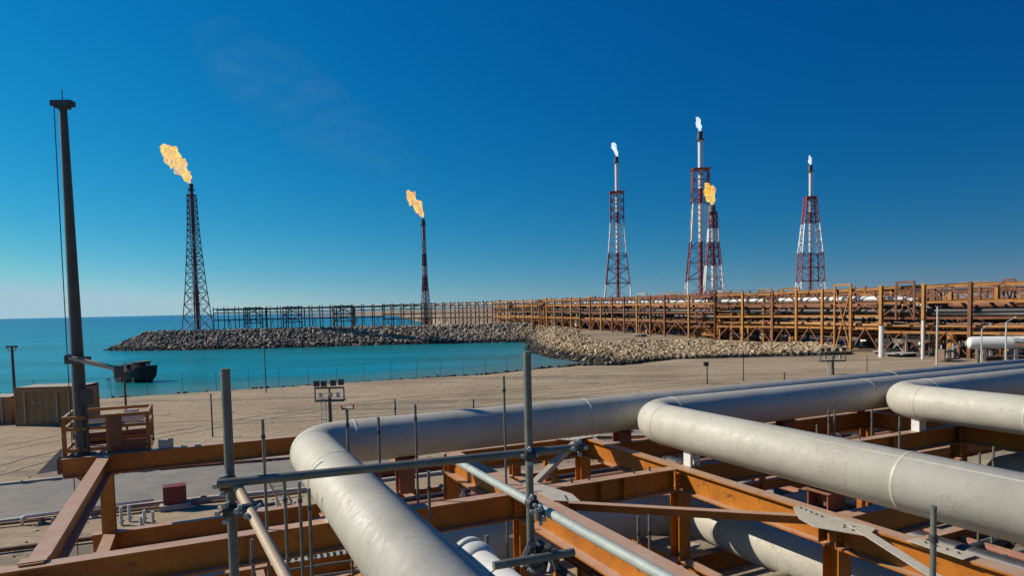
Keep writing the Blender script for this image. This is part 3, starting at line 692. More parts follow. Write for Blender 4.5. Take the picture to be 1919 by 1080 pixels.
part('plate',MB().add([W(19.7,-3.15,4.75),W(19.7,-3.15,4.2),W(19.9,-3.75,4.12),W(19.66,-3.15,4.75),W(19.66,-3.15,4.2),W(19.86,-3.75,4.12)],[(0,1,2),(5,4,3),(0,3,4,1),(1,4,5,2),(2,5,3,0)]),M['conc'],r_)
part('bracket',MB().box(W(19.7,-3.2,4.3),.14,.1,.4),M['brown'],r_)
# ------------------------------------------------------------ CONTAINERS
def container(base,L,Wd,H,ang,label,mark=False):
    ax=Vector((math.cos(ang),math.sin(ang),0)); ay=Vector((-math.sin(ang),math.cos(ang),0))
    r_=thing('shipping_container',label,'container',base,'brown containers at the left shore'); c=base
    def q(a,b_,z): return c+ax*a+ay*b_+ZX*z
    # corrugated side walls
    mb=MB(); n_=int(L/.14); off=.03; 
    for side,yy in((-1,0),(1,Wd)):
        vs=[];
        for i in range(n_+1):
            ph=i%4; dd=(.0,.0,.045,.045)[ph]
            x=.1+(L-.2)*i/n_
            vs+= [q(x,yy-side*(.02+dd) if side<0 else yy-side*(.02+dd),.15),q(x,yy-side*(.02+dd),H-.12)]
        part('wall',MB().add(vs,[(2*i,2*i+2,2*i+3,2*i+1) for i in range(n_)]),M['contain'],r_)
    part('end_wall',MB().box(q(.04,Wd/2,H/2),.05,Wd-.2,H-.3,ax=ax,ay=ay),M['contain'],r_); part('end_wall',MB().box(q(L-.04,Wd/2,H/2),.05,Wd-.2,H-.3,ax=ax,ay=ay),M['contain'],r_)
    part('roof',MB().box(q(L/2,Wd/2,H-.03),L-.2,Wd-.2,.05,ax=ax,ay=ay),M['containlight'],r_)
    part('floor',MB().box(q(L/2,Wd/2,.08),L-.2,Wd-.2,.08,ax=ax,ay=ay),M['contain'],r_)
    for a in(0.06,L-.06):
        for b_ in(.06,Wd-.06): part('corner_post',MB().box(q(a,b_,H/2),.14,.14,H,ax=ax,ay=ay),M['contain'],r_)
    for b_ in(.05,Wd-.05):
        for z in(.09,H-.07): part('rail',MB().box(q(L/2,b_,z),L-.26,.1,.14,ax=ax,ay=ay),M['contain'],r_)
    return q,r_,ax,ay
cb=P(30,801,0)
q,r_,ax,ay=container(Vector((cb.x,cb.y,0)),4.75,2.4,2.9,R(3),'brown shipping container with a faint pale mark, left of the mast')
for a in(.75,3.05,3.95):
    part('door_bar',MB().box(q(a,-.07,1.4),.09,.05,2.3,ax=ax,ay=ay),M['containlight'],r_)
part('beam_edge',MB().box(q(2.35,-.12,2.62),4.4,.06,.22,ax=ax,ay=ay),M['contain'],r_)
# painted mark: small pale cup-shaped emblem
mb=MB()
for k in range(9):
    a=math.pi+math.pi*k/8; a2=math.pi+math.pi*(k+1)/8
    if k<8: mb.bar(q(1.65+.22*math.cos(a),-.045,1.62+.26*math.sin(a)),q(1.65+.22*math.cos(a2),-.045,1.62+.26*math.sin(a2)),.012,.09,up=ay)
mb.box(q(1.43,-.045,1.75),.09,.012,.22,ax=ax,ay=ay).box(q(1.87,-.045,1.75),.09,.012,.22,ax=ax,ay=ay).box(q(1.65,-.045,1.62),.10,.012,.14,ax=ax,ay=ay)
part('emblem',mb,M['containlight'],r_)
cb=P(-90,800,0)
q,r_,ax,ay=container(Vector((cb.x,cb.y,0)),4.3,2.4,2.1,R(3),'lower brown container cut off by the left edge of the picture')
part('door_bar',MB().box(q(3.7,-.07,1.1),.09,.05,1.8,ax=ax,ay=ay),M['containlight'],r_)
# ------------------------------------------------------------ lamp masts and poles
def floodmast(px,ybase,ytop,label,d,w_=1.0,ladder_=True):
    top=D(px,ytop,d); b_=Vector((top.x,top.y,hz(top.x,top.y))); H=top.z-b_.z
    r_=thing('floodlight_mast',label,'light mast',b_)
    part('pole',MB().tube(b_,top-ZX*.5,.14,.10,n=14),M['mast'],r_,smooth='auto')
    part('head_frame',MB().bar(top+Vector((-w_,0,-.9)),top+Vector((w_,0,-.9)),.1,.14).bar(top+Vector((-w_,0,.0)),top+Vector((w_,0,.0)),.08,.12).bar(top+Vector((-w_,0,-.9)),top+Vector((-w_,0,0)),.08,.08).bar(top+Vector((w_,0,-.9)),top+Vector((w_,0,0)),.08,.08).bar(top+Vector((0,0,-.9)),top,.1,.1),M['mast'],r_)
    part('platform',MB().box(top+Vector((0,.2,-.9)),2*w_,.9,.06,ax=(1,0,0),ay=(0,1,0)),M['mast'],r_)
    for i in(-.85,-.35,.3,.85):
        part('floodlight',MB().box(top+Vector((i*w_,-.05,.28+.12*random.random())),.36,.25,.40,ax=(1,0,0),ay=(0,1,0)),M['dark'],r_)
    for i in(-.6,0.1,.6):
        part('control_box',MB().box(top+Vector((i*w_,-.02,-.5)),.2,.16,.34,ax=(1,0,0),ay=(0,1,0)),M['lampgrey'],r_)
    if ladder_:
        lx=b_.x-.42
        mb=MB()
        for s in(-.16,.16): mb.bar((lx+s,b_.y-.1,b_.z),(lx+s,b_.y-.1,top.z-.8),.05,.05)
        for k in range(int(H/.35)): mb.bar((lx-.16,b_.y-.1,b_.z+.2+k*.35),(lx+.16,b_.y-.1,b_.z+.2+k*.35),.03,.03)
        part('ladder',mb,M['lampgrey'],r_)
floodmast(617,800,728,'floodlight mast with lamp frame on the beach behind the leftmost pipe elbow',46,1.0)
floodmast(1561,700,662,'floodlight mast with lamp frame in front of the rack at the right',72,1.35)
def lamppost(px,ytop,d,label,r=.06,kind='lamp',mat='mast'):
    top=D(px,ytop,d); z0=hz(top.x,top.y); b_=Vector((top.x,top.y,z0))
    r_=thing('lamp_post' if kind!='pole' else 'thin_pole',label,'lamp post' if kind!='pole' else 'pole',b_)
    part('pole',MB().tube(b_,top,r*1.2,r,n=10),M[mat],r_,smooth='auto')
    if kind=='lamp': part('lamp_head',MB().box(top+Vector((0,0,.02)),.9,.25,.16,ax=(1,0,0),ay=(0,1,0)).tube(top+Vector((-.45,0,.0)),top+Vector((-.2,0,-.4)),.03,n=6).tube(top+Vector((.45,0,.0)),top+Vector((.2,0,-.4)),.03,n=6),M[mat],r_)
    elif kind=='box': part('lamp_head',MB().box(top+Vector((-.1,0,.0)),.45,.3,.4,ax=(1,0,0),ay=(0,1,0)),M['dark'],r_)
    elif kind=='arm': part('lamp_arm',MB().bar(top,top+Vector((.9,0,.5)),.08,.08).bar(top+Vector((.9,0,.5)),top+Vector((1.1,0,.5)),.3,.12),M[mat],r_)
    else: part('cap',MB().tube(top,top+ZX*.06,r*1.6,n=8),M['dark'],r_)
lamppost(22,651,60,'lamp post with twin head above the containers at the far left',.11)
lamppost(495,646,66,'slim pole on the waterline between left scaffold post and flood mast',.05,'pole')
lamppost(395,742,43,'slim pole on the sand just left of the front scaffold post',.045,'pole')
lamppost(1325,683,66,'slim pole with a dark box head on the sand right of centre',.06,'box')
lamppost(1393,672,68,'slim pole on the sand between the box pole and the right flood mast',.05,'pole')
lamppost(1470,701,52,'short stub pole just behind the far pipe leg, right of centre',.05,'pole')
lamppost(1625,668,74,'slim pole on the sand right of the right flood mast',.04,'pole')
lamppost(1652,610,92,'thick white post in front of the nearest rack column',.28,'pole','white')
lamppost(1730,600,88,'slender white post in front of the near rack bays',.17,'pole','white')
lamppost(1757,575,80,'grey pole right of the slender white post',.10,'pole','lampgrey')
lamppost(1834,660,62,'short dark pole below the white vessel at the right',.10,'pole')
lamppost(1886,605,70,'lamp pole with slanting arm before the white vessel',.08,'arm','lampgrey')
lamppost(1840,618,74,'lamp pole with slanting arm left of the other arm lamp',.07,'arm','lampgrey')
# fence along the beach
fn=thing('chain_link_fence','thin wire fence running along the beach just before the waterline','fence',(-20,80,0))
fp=[Vector((-52,66.5,0)),Vector((-30,75.5,0)),Vector((-12,83,0)),Vector((2,91,0))]
pp=dens(fp,3.0); mb2=MB()
for i,p_ in enumerate(pp):
    p_.z=hz(p_.x,p_.y); part('post',MB().tube(p_,p_+ZX*2.3,.025,n=6),M['mast'],fn)
for a,b_ in zip(pp,pp[1:]):
    for z in(.1,1.15,2.2): mb2.tube(a+ZX*z,b_+ZX*z,.010,n=4,cap=False)
part('wires',mb2,M['mast'],fn)
# ------------------------------------------------------------ BOAT
bx=P(252,716,-1.0); boat=thing('fishing_boat','dark wooden fishing boat loaded with gear anchored on the turquoise lagoon','boat',Vector((bx.x,bx.y,-1)))
bd=(Vector((.93,-.36,0))).normalized(); bs=Vector((.36,.93,0)).normalized()
secs=[(-3.4,.15,1.75,.3),(-2.8,.95,1.5,-.25),(-1.6,1.4,1.35,-.4),(0,1.65,1.35,-.45),(1.3,1.65,1.6,-.4),(2.2,1.55,1.95,-.2),(2.7,1.45,2.1,.25)]
vs=[]; nrow=9
def hullpt(s,k,inn=0):
    x,wd,top,bot=s; t=k/(nrow-1)*2-1; a=abs(t); wd-=inn
    wf=wd*(math.sin(min(1,(1-(1-a)))*math.pi/2)**.6) if a>0 else 0
    z=bot+(top-bot)*(a**2.2)
    return Vector((bx.x,bx.y,-1))+bd*x+bs*(math.copysign(wf,t))+ZX*(z+ (.12 if inn else 0)*(1 if a<.99 else 0))
for s in secs:
    for k in range(nrow): vs.append(hullpt(s,k))
mb=MB().add(vs,[(i*nrow+k,i*nrow+k+1,(i+1)*nrow+k+1,(i+1)*nrow+k) for i in range(len(secs)-1) for k in range(nrow-1)]+[tuple(range((len(secs)-1)*nrow,len(secs)*nrow))])
part('hull',mb,M['hullm'],boat,smooth='auto')
mb=MB()
for sgn in(0,nrow-1):
    for a,b_ in zip(secs,secs[1:]): mb.bar(hullpt(a,sgn)+ZX*.03,hullpt(b_,sgn)+ZX*.03,.14,.14)
mb.bar(hullpt(secs[-1],0)+ZX*.03,hullpt(secs[-1],nrow-1)+ZX*.03,.14,.14)
part('gunwale',mb,M['hullb'],boat)
vs=[]
for s in secs[1:]: vs+=[Vector((bx.x,bx.y,-1))+bd*s[0]-bs*(s[1]*.93)+ZX*(s[2]-.35),Vector((bx.x,bx.y,-1))+bd*s[0]+bs*(s[1]*.93)+ZX*(s[2]-.35)]
part('deck',MB().add(vs,[(2*i,2*i+1,2*i+3,2*i+2) for i in range(len(secs)-2)]),M['hullb'],boat)
O=Vector((bx.x,bx.y,-1))
part('wheelhouse',MB().box(O+bd*1.5+ZX*2.1,1.2,1.8,1.1,ax=bd,ay=bs).box(O+bd*1.5+ZX*2.72,1.5,2.1,.1,ax=bd,ay=bs),M['hullb'],boat)
part('window',MB().box(O+bd*.88+ZX*2.3,.05,1.3,.45,ax=bd,ay=bs).box(O+bd*1.5-bs*.91+ZX*2.3,.8,.05,.4,ax=bd,ay=bs),M['dark'],boat)
part('mast_pole',MB().tube(O+bd*-1.6+ZX*.7,O+bd*-1.6+ZX*2.7,.06,n=8),M['hullb'],boat)
part('canopy_frame',MB().bar(O+bd*-2.0-bs*1.1+ZX*2.35,O+bd*.8-bs*1.2+ZX*2.5,.08,.08).bar(O+bd*-2.0+bs*1.1+ZX*2.35,O+bd*.8+bs*1.2+ZX*2.5,.08,.08).bar(O+bd*-2.0-bs*1.1+ZX*.9,O+bd*-2.0-bs*1.1+ZX*2.35,.06,.06).bar(O+bd*-.6-bs*1.2+ZX*.8,O+bd*-.6-bs*1.2+ZX*2.38,.06,.06).bar(O+bd*-2.0+bs*1.1+ZX*.9,O+bd*-2.0+bs*1.1+ZX*2.35,.06,.06),M['hullb'],boat)
for i in range(22):
    c=O+bd*random.uniform(-2.2,2.3)+bs*random.uniform(-1.0,.9)+ZX*random.uniform(1.3,2.3); s=random.uniform(.3,.6)
    a=random.uniform(0,3); mb=MB().box(c,s*1.2,s,s*.8,ax=(math.cos(a),math.sin(a),0),ay=(-math.sin(a),math.cos(a),0))
    o=part('gear_box',mb,random.choice([M['green'],M['wood'],M['dark'],M['redbox'],M['white'],M['green'],M['hullb']]),None,loc=c-ZX*s*.4,label='crate of fishing gear heaped on the boat deck',cat='crate',group='fishing gear crates on the boat')
for i in range(3):
    c=O+bd*(-3+i*2.4)-bs*1.62+ZX*.35
    part('tyre_fender',MB().sweep([c+bd*.22*math.cos(t*math.pi/6)+ZX*.22*math.sin(t*math.pi/6) for t in range(13)],.07,8,cap=False),M['dark'],boat,smooth=True)
# ------------------------------------------------------------ ground objects in the yard
c=P(329,952,0); rb=thing('red_box','dark red box standing on a concrete foot on the sand between the left beams','box',c)
part('body',MB().box(c+ZX*.58,.85,.6,.72),M['redbox'],rb)
part('ribs',MB().box(c+ZX*.58-UX*.31-VX*.2,.06,.03,.7).box(c+ZX*.58-UX*.31+VX*.2,.06,.03,.7),M['redbox'],rb)
part('foot',MB().box(c+ZX*.1,1.15,.85,.22),M['conc'],rb)
c=P(75,970,0); gp=thing('ground_pipe','thin white pipe with an upturned elbow lying low beside the road','pipe',c)
part('pipe_run',MB().sweep(loop_path([P(42,985,.02)+ZX*0,P(42,985,.02)+ZX*.32,P(42,985,.02)+ZX*.32+VX*4.5],.1,6),.05,12),M['white'],gp,smooth=True)
part('second_run',MB().sweep([P(50,975,.25),P(50,975,.25)+VX*5.0],.035,8),M['brown'],gp,smooth=True)
part('support',MB().box(P(75,978,.1),.1,.3,.25),M['conc'],gp); part('support',MB().box(P(100,976,.1),.1,.3,.25),M['conc'],gp)
def plank(c,L,wd,ang,zone,mat):
    a=Vector((math.cos(ang),math.sin(ang),0)); b_=Vector((-math.sin(ang),math.cos(ang),0))
    kind={'wood':'brown plank','conc':'grey slab','gusset':'pale plate'}[mat]; size='long' if L>1.6 else('short' if L<1.0 else 'medium')
    lab=size+' '+kind+' '+zone
    part(kind.replace(' ','_'),MB().box(c,L,wd,.06,ax=a,ay=b_),M[mat],None,loc=c,label=lab,cat=kind.split()[1],group=lab+'s'[:0])
for i in range(46):
    x=random.uniform(1090,1330); y=random.uniform(975,1100); zn='lying in the yard below the long horizontal brace'
    if i<16: x=random.uniform(430,680); y=random.uniform(925,1075); zn='lying in the yard left of the leftmost thick pipe'
    elif i<24: x=random.uniform(700,870); y=random.uniform(855,905); zn='lying in the yard seen inside the leftmost loop'
    elif i<34: x=random.uniform(1380,1750); y=random.uniform(1000,1110); zn='lying in the yard below the lower right diagonal beam'
    c=P(x,y,0); plank(c+ZX*(.05+i*.004),random.uniform(.6,2.2),random.uniform(.2,.6),random.uniform(0,3.1),zn,random.choice(['wood','conc','gusset']))
def scrap(c,label):
    r_=thing('pipe_stub',label,'pipe stub',c,label.replace('pale capped pipe stub','pale stubs'))
    part('stub',MB().tube(c,c+ZX*random.uniform(.2,.7),.06,n=12),M['pipeold'],r_,smooth='auto')
    part('stub_flange',MB().tube(c+ZX*.12,c+ZX*.16,.11,n=12),M['galvl'],r_,smooth='auto')
PLS=['farthest left of','second tallest of','among','short one beside','thin one right of']
for x,y in((228,985),(243,978),(271,980),(265,992),(287,985),(520,960),(553,968),(598,955),(610,978),(640,990)): scrap(P(x,y,.0),'pale capped pipe stub in the cluster '+('between the corner column and the red box' if x<400 else 'behind the three short upright tubes'))
# low kerb pipes lines running over the sand beyond the rack
for k,(x0,y0,x1,y1,rr) in enumerate(((300,880,620,853,.07),(-60,1040,560,960,.09),(-60,990,560,925,.06))):
    a=P(x0,y0,.12); b_=P(x1,y1,.12)
    lab=['thin pipe line along the far side of the road behind the left beam','thick low pipe line crossing the sand at the lower left','thin pipe line on the near side of the road'][k]
    gl=thing('low_pipe',lab,'pipe',a); part('pipe_run',MB().tube(a,b_,rr,n=10),M['rust2' if k else 'brown'],gl,smooth='auto')
    for t in np.linspace(.05,.95,7): part('sleeper',MB().box(a.lerp(b_,float(t))-ZX*.09,.2,.2,.12),M['conc'],gl)
# valve cluster on the ground beyond beam
vc=thing('valve','small dark valve assembly with handwheel on the road behind the far left beam','valve',P(400,872,0))
c=P(400,874,0)
part('body',MB().tube(c+ZX*.2-VX*.4,c+ZX*.2+VX*.4,.12,n=12).tube(c+ZX*.2,c+ZX*.62,.07,n=10),M['dark'],vc,smooth='auto')
part('handwheel',MB().sweep([c+ZX*.65+VX*.2*math.cos(t*math.pi/6)+UX*.2*math.sin(t*math.pi/6) for t in range(13)],.02,6,cap=False),M['brown'],vc)
# ------------------------------------------------------------ FAR PIPE RACKS
def ramp_path(pts,st): return dens([Vector(p) for p in pts],st)
def farrack(label,pts,st,width,levels,mats,xb=2,zt=None,colw=.34,side=1,trans=True,xlev=None):
    pp=ramp_path([(x,y,0) for x,y in pts],st); 
    r_=thing('pipe_rack',label,'pipe rack',Vector((pp[0].x,pp[0].y,hz(pp[0].x,pp[0].y))))
    n_=len(pp); rows=[]
    for i,p_ in enumerate(pp):
        d=(pp[min(i+1,n_-1)]-pp[max(i-1,0)]).normalized(); nn=Vector((d.y,-d.x,0))*side
        a=p_.copy(); b_=p_+nn*width; a.z=hz(a.x,a.y)-.2; b_.z=hz(b_.x,b_.y)-.2; rows.append((a,b_))
    ztf=zt
    for i,(a,b_) in enumerate(rows):
        zt_=ztf(i/(n_-1))
        part('column',MB().ibeam(a,Vector((a.x,a.y,zt_)),colw,colw,.04,.04,mid=True),M[mats[i%len(mats)]],r_)
        part('column',MB().ibeam(b_,Vector((b_.x,b_.y,zt_)),colw,colw,.04,.04,mid=True),M[mats[(i+1)%len(mats)]],r_)
        if trans:
            mb=MB()
            for l in levels:
                z=zt_-l; mb.ibeam(Vector((a.x,a.y,z)),Vector((b_.x,b_.y,z)),.22,.34)
            part('cross_beam',mb,M[mats[0]],r_)
    for li,l in enumerate(levels):
        for sidei in(0,1):
            mb=MB()
            for i in range(n_-1):
                a=rows[i][sidei]; b_=rows[i+1][sidei]; z0=ztf(i/(n_-1))-l; z1=ztf((i+1)/(n_-1))-l
                mb.ibeam(Vector((a.x,a.y,z0+.003*sidei)),Vector((b_.x,b_.y,z1+.003*sidei)),.2,.36)
            part('long_beam',mb,M[mats[(li+sidei)%len(mats)]],r_)
    lv=sorted(levels)
    for i in range(n_-1):
        if i%xb==0: 
            mb=MB()
            pairs=[(lv[0],lv[1]),(lv[-1],None)]+([(lv[1],lv[2])] if len(lv)>3 and i%3==0 else [])
            for (l0,l1) in pairs:
                for sidei in(0,):
                    a=rows[i][sidei]; b_=rows[i+1][sidei]; zt0=ztf(i/(n_-1)); zt1=ztf((i+1)/(n_-1))
                    za_=zt0-l0; zb_=(zt0-l1) if l1 is not None else a.z+.3
                    mid=(Vector((a.x,a.y,0))+Vector((b_.x,b_.y,0)))/2; mid.z=za_-.15
                    mb.bar(Vector((a.x,a.y,zb_)),mid,.1,.16); mb.bar(Vector((b_.x,b_.y,zb_)),mid,.1,.16)
            part('brace',mb,M['rust2' if mats[0]!='greytrestle' else 'greytrestle'],r_)
    return rows,ztf
def pipeline(label,pts,r,mat,bands=None):
    pts=[Vector(p) for p in pts]
    r_=thing('rack_pipe',label,'pipe',pts[0],'pipes carried along the far racks')
    part('pipe_run',MB().sweep(dens(pts,6),r,14),M[mat],r_,smooth='auto')
    mb=MB()
    for p_ in dens(pts,9)[1:-1]:
        d=(pts[-1]-pts[0]).normalized(); mb.tube(p_-d*.08,p_+d*.08,r*1.12,n=14)
    part('joint_collar',mb,M[mat],r_,smooth='auto')
L1=[(69,76.5),(60.7,88.3),(54,97.5)]; 
rA,_=farrack('nearest tall orange rack section at the right edge with white top pipe',L1,5.6,9,[.2,2.4,4.6,6.6],['rust','rust','rust2'],1,lambda t:10.2-.1*t,.44)
rB,_=farrack('orange rack section behind the flood mast at the right with arched bracing',[(54,97.5),(45,115),(38,124.5)],4.4,10,[.2,2.2,4.2,6.0],['rust','rust2','rust'],1,lambda t:10.0-.1*t,.36)
rC,_=farrack('dense rust coloured rack section in the middle distance below the paired flare towers',[(38,124.5),(31,135),(17,165)],4.4,12,[.2,1.7,3.4,5.2],['rust2','rust','rust2'],1,lambda t:9.9+.2*t,.36)
rD,_=farrack('far rust coloured rack section just left of the tall red and white tower',[(17,165),(6,190),(-6,212)],4.4,10,[.2,1.6,3.2,4.8],['rust','rust','rust2'],1,lambda t:10.1+.2*t,.36)
rE,_=farrack('second rust rack row farther back behind the dense section',[(90,105),(62,135),(40,165),(20,200)],6,10,[.2,2.0,4.0,5.6],['rust2','rust','rust2'],1,lambda t:9.9,.36)
rG,_=farrack('third brown rack row behind the right section on the raised ground',[(100,128),(80,150),(52,185),(24,230)],7,10,[.2,2.2,4.2,6.0],['rust2','rust2','rust'],1,lambda t:9.6,.4)
rF,_=farrack('brown grey trestle section where the jetty leaves the land',[(-6,212),(-26,228),(-45,234)],3.6,6,[.4,1.9,3.6,5.2],['greytrestle','rust2'],1,lambda t:10.4,.34)
# jetty trestle to the left flare
rH,_=farrack('long thin grey jetty trestle reaching out to the leftmost flare tower',[(-45,234),(-103,231)],3.6,4,[.6,1.9,4.4],['greytrestle','rust2'],2,lambda t:10.4,.3)
jt=[(-103,231.0),(-45,234.0)]
for i,px in enumerate((478,551,646)):
    c=D(px,600,232.5); z0=hz(c.x,c.y); 
    tw_=thing('braced_tower',['braced trestle tower left of the other two on the jetty','middle braced trestle tower on the jetty','braced trestle tower right of the other two on the jetty'][i],'trestle tower',Vector((c.x,c.y,z0)),'braced towers along the jetty')
    a_=Vector((c.x-3.2,c.y-2.2,z0)); 
    for sx_ in(-3.2,3.2):
        part('leg',MB().bar((c.x+sx_,c.y-1.6,z0),(c.x+sx_,c.y-1.6,9.9),.4,.4),M['greytrestle'],tw_)
        part('leg',MB().bar((c.x+sx_,c.y+1.6,z0),(c.x+sx_,c.y+1.6,9.9),.4,.4),M['greytrestle'],tw_)
    mb=MB()
    for z in(9.9,7.2,4.6): mb.bar((c.x-3.2,c.y-1.6,z),(c.x+3.2,c.y-1.6,z),.3,.3)
    for z0_,z1_ in((4.6,7.2),(7.2,9.9)):
        mb.bar((c.x-3.2,c.y-1.7,z0_),(c.x+3.2,c.y-1.7,z1_),.2,.25); mb.bar((c.x+3.2,c.y-1.7,z0_),(c.x-3.2,c.y-1.7,z1_),.2,.25)
    part('bracing',mb,M['greytrestle'],tw_)
def off(p_,dx,z): return (p_[0]+dx*.85,p_[1]+dx*.5,z)
LN=[(69,76.5),(60.7,88.3),(54,97.5),(45,115),(38,124.5),(31,135),(17,165),(6,190),(-6,212),(-26,228),(-45,234),(-103,231)]
def along(dx,zf,i0=0,i1=None): 
    pts=LN[i0:i1]; return [off(p_,dx,zf(i+i0)) for i,p_ in enumerate(pts)]
zw=lambda i:[8.15,8.1,8.15,8.3,8.4,8.55,8.9,9.2,9.35,9.45,9.5,9.5][i]
pipeline('bright white pipe along the top tier of the far racks and jetty',along(1.0,zw,2),.42,'white')
pipeline('second white pipe beside the bright one on the top tier',along(2.3,zw,2),.36,'white')
pipeline('white pipe turning down a tier in the nearest rack section',[off((69,76.5),1.2,6.0),off((60.7,88.3),1.2,6.05),off((57.8,92.3),1.2,6.1),off((56,95.0),1.2,8.05),off((54,97.5),1.2,8.15)],.34,'white')
PL=[(3.6,-1.9,'rust2',.34,'brown pipe behind the front of the second tier'),(4.8,-1.9,'conc',.3,'pale pipe in the middle of the second tier'),(2.0,-3.9,'rust2',.34,'brown pipe near the front of the third tier'),
 (4.0,-3.9,'conc',.3,'pale pipe in the middle of the third tier'),(1.0,-1.85,'dark',.34,'black pipe at the front of the second tier'),(5.8,-.05,'conc',.3,'pale pipe at the back of the top tier'),
 (2.2,-2.3,'dark',.3,'black pipe second from the front on the second tier'),(6.4,-1.2,'rust2',.42,'thick brown pipe at the back of the second tier'),(7.4,-3.2,'dark',.42,'thick black pipe at the back of the third tier'),
 (3.0,-5.2,'rust2',.36,'brown pipe on the lowest tier'),(6.6,-5.0,'rust2',.45,'thick brown pipe low at the back'),(1.0,-3.95,'rust',.22,'thin orange pipe at the front of the third tier'),(8.2,-2.2,'rust',.35,'orange pipe farthest back on the second tier'),(7.8,-5.9,'dark',.4,'black pipe lying lowest at the back')]
for k,(dx,dz,mt,rr,lb) in enumerate(PL):
    pipeline(lb+' of the far racks',along(dx,lambda i:zw(i)+dz,0 if k!=5 else 3,9),rr,mt)
# process clutter inside the racks: small vessels, each a thing
for i in range(46):
    t=random.random(); seg=random.choice([0,1,2,3,4,5,6]); a=Vector((*LN[seg],0)); b_=Vector((*LN[seg+1],0)); p_=a.lerp(b_,t)+Vector((.85,.5,0))*random.uniform(.8,9); z=hz(p_.x,p_.y)
    kind=i%3; mt=random.choice(['rust','rust2','conc','white','dark','rust','orange'])
    nm=['cable_tray','vertical_vessel','equipment_skid'][kind]; zone=['nearest orange section at the right edge','nearest orange section at the right edge','section behind the right flood mast','section behind the right flood mast','dense rust section in mid distance','dense rust section in mid distance','rust section left of the tall tower'][seg]; cn={'rust':'rust orange','rust2':'rust brown','conc':'pale grey','white':'white','dark':'black','orange':'orange'}[mt]
    r_=thing(nm,cn+[' short cable tray hung in the ',' small upright vessel inside the ',' low equipment skid under the '][kind]+zone,['tray','vessel','skid'][kind],p_,cn+[' trays in the ',' vessels in the ',' skids under the '][kind]+zone)
    if kind==0:
        z+=random.choice([3.5,5.2,7.0]); d=(b_-a).normalized()
        part('tray',MB().bar(Vector((p_.x,p_.y,z))-d*3,Vector((p_.x,p_.y,z))+d*3,.8,.18),M[mt],r_)
        part('hanger',MB().bar((p_.x,p_.y,z),(p_.x,p_.y,z+1.6),.1,.1),M['rust2'],r_)
    elif kind==1:
        part('shell',MB().tube((p_.x,p_.y,z+.6),(p_.x,p_.y,z+3.2),.6,n=16),M[mt],r_,smooth='auto')
        part('skirt',MB().tube((p_.x,p_.y,z-.2),(p_.x,p_.y,z+.6),.5,n=12),M['rust2'],r_,smooth='auto')
        part('nozzle',MB().tube((p_.x,p_.y,z+3.2),(p_.x,p_.y,z+3.9),.18,n=10),M[mt],r_,smooth='auto')
    else:
        part('base',MB().box((p_.x,p_.y,z+.1),3.0,1.6,.25),M['rust2'],r_)
        part('housing',MB().box((p_.x,p_.y,z+.8),2.2,1.0,1.1),M[mt],r_)
        part('motor',MB().tube((p_.x-1.2,p_.y-.9,z+.7),(p_.x+.4,p_.y-.9,z+.7),.35,n=12),M['dark'],r_,smooth='auto')
SEC=['nearest section at the right edge','section behind the right flood mast','dense middle section','section left of the tallest tower']
for i in range(110):
    seg=random.choice([0,0,1,1,2,3,3,4,4,5,5,5,6,6,6,7,7]); a=Vector((*LN[seg],0)); b_=Vector((*LN[seg+1],0)); d=(b_-a).normalized(); nn=Vector((d.y,-d.x,0)); p_=a.lerp(b_,random.random())+nn*random.uniform(-.8,11); z=hz(p_.x,p_.y)
    wd=random.uniform(1.2,3.6); top_=random.choice([3.2,4.5,6.2,8.3,9.4,10.0,10.3]) if seg<2 else random.choice([3.0,4.6,6.5,9.8,10.3]); zb=0 if random.random()<.6 else top_*.5
    mt=random.choice(['rust','rust2','orange','rust','rust2','dark','brown','containlight']); cn={'rust':'rust orange','rust2':'rust brown','orange':'bright orange','dark':'black','brown':'red brown','containlight':'pale tan'}[mt]
    zone=SEC[0 if seg<2 else 1 if seg<4 else 2 if seg<6 else 3]; kind=('tall ' if top_>8 else 'low ')+('braced frame' if i%2 else 'railed platform')
    r_=thing('support_frame' if i%2 else 'access_platform',cn+' '+kind+' among the racks, '+zone,'frame' if i%2 else 'platform',Vector((p_.x,p_.y,z)),cn+' '+kind+'s, '+zone)
    q0=p_-d*wd/2; q1=p_+d*wd/2
    def zz(q,h): return Vector((q.x,q.y,h))
    for q in(q0,q1): part('post',MB().bar(zz(q,z+zb-.1),zz(q,top_),.24,.24,up=d),M[mt],r_)
    if i%2:
        part('brace',MB().bar(zz(q0,z+zb),zz(q1,top_),.14,.14),M[mt],r_); part('brace',MB().bar(zz(q1,z+zb)+nn*.15,zz(q0,top_)+nn*.15,.14,.14),M[mt],r_)
        part('head_beam',MB().bar(zz(q0,top_+.1),zz(q1,top_+.1),.3,.3),M[mt],r_)
    else:
        part('deck',MB().bar(zz(q0,top_-1.1)-d*.3,zz(q1,top_-1.1)+d*.3,1.5,.14),M['rust2'],r_)
        for h in(.0,-.5): part('handrail',MB().bar(zz(q0,top_+h)-d*.3-nn*.7,zz(q1,top_+h)+d*.3-nn*.7,.07,.07),M[mt],r_)
        part('kick_panel',MB().bar(zz(q0,top_-.9)-d*.3-nn*.72,zz(q1,top_-.9)+d*.3-nn*.72,.04,.3),M[mt],r_)
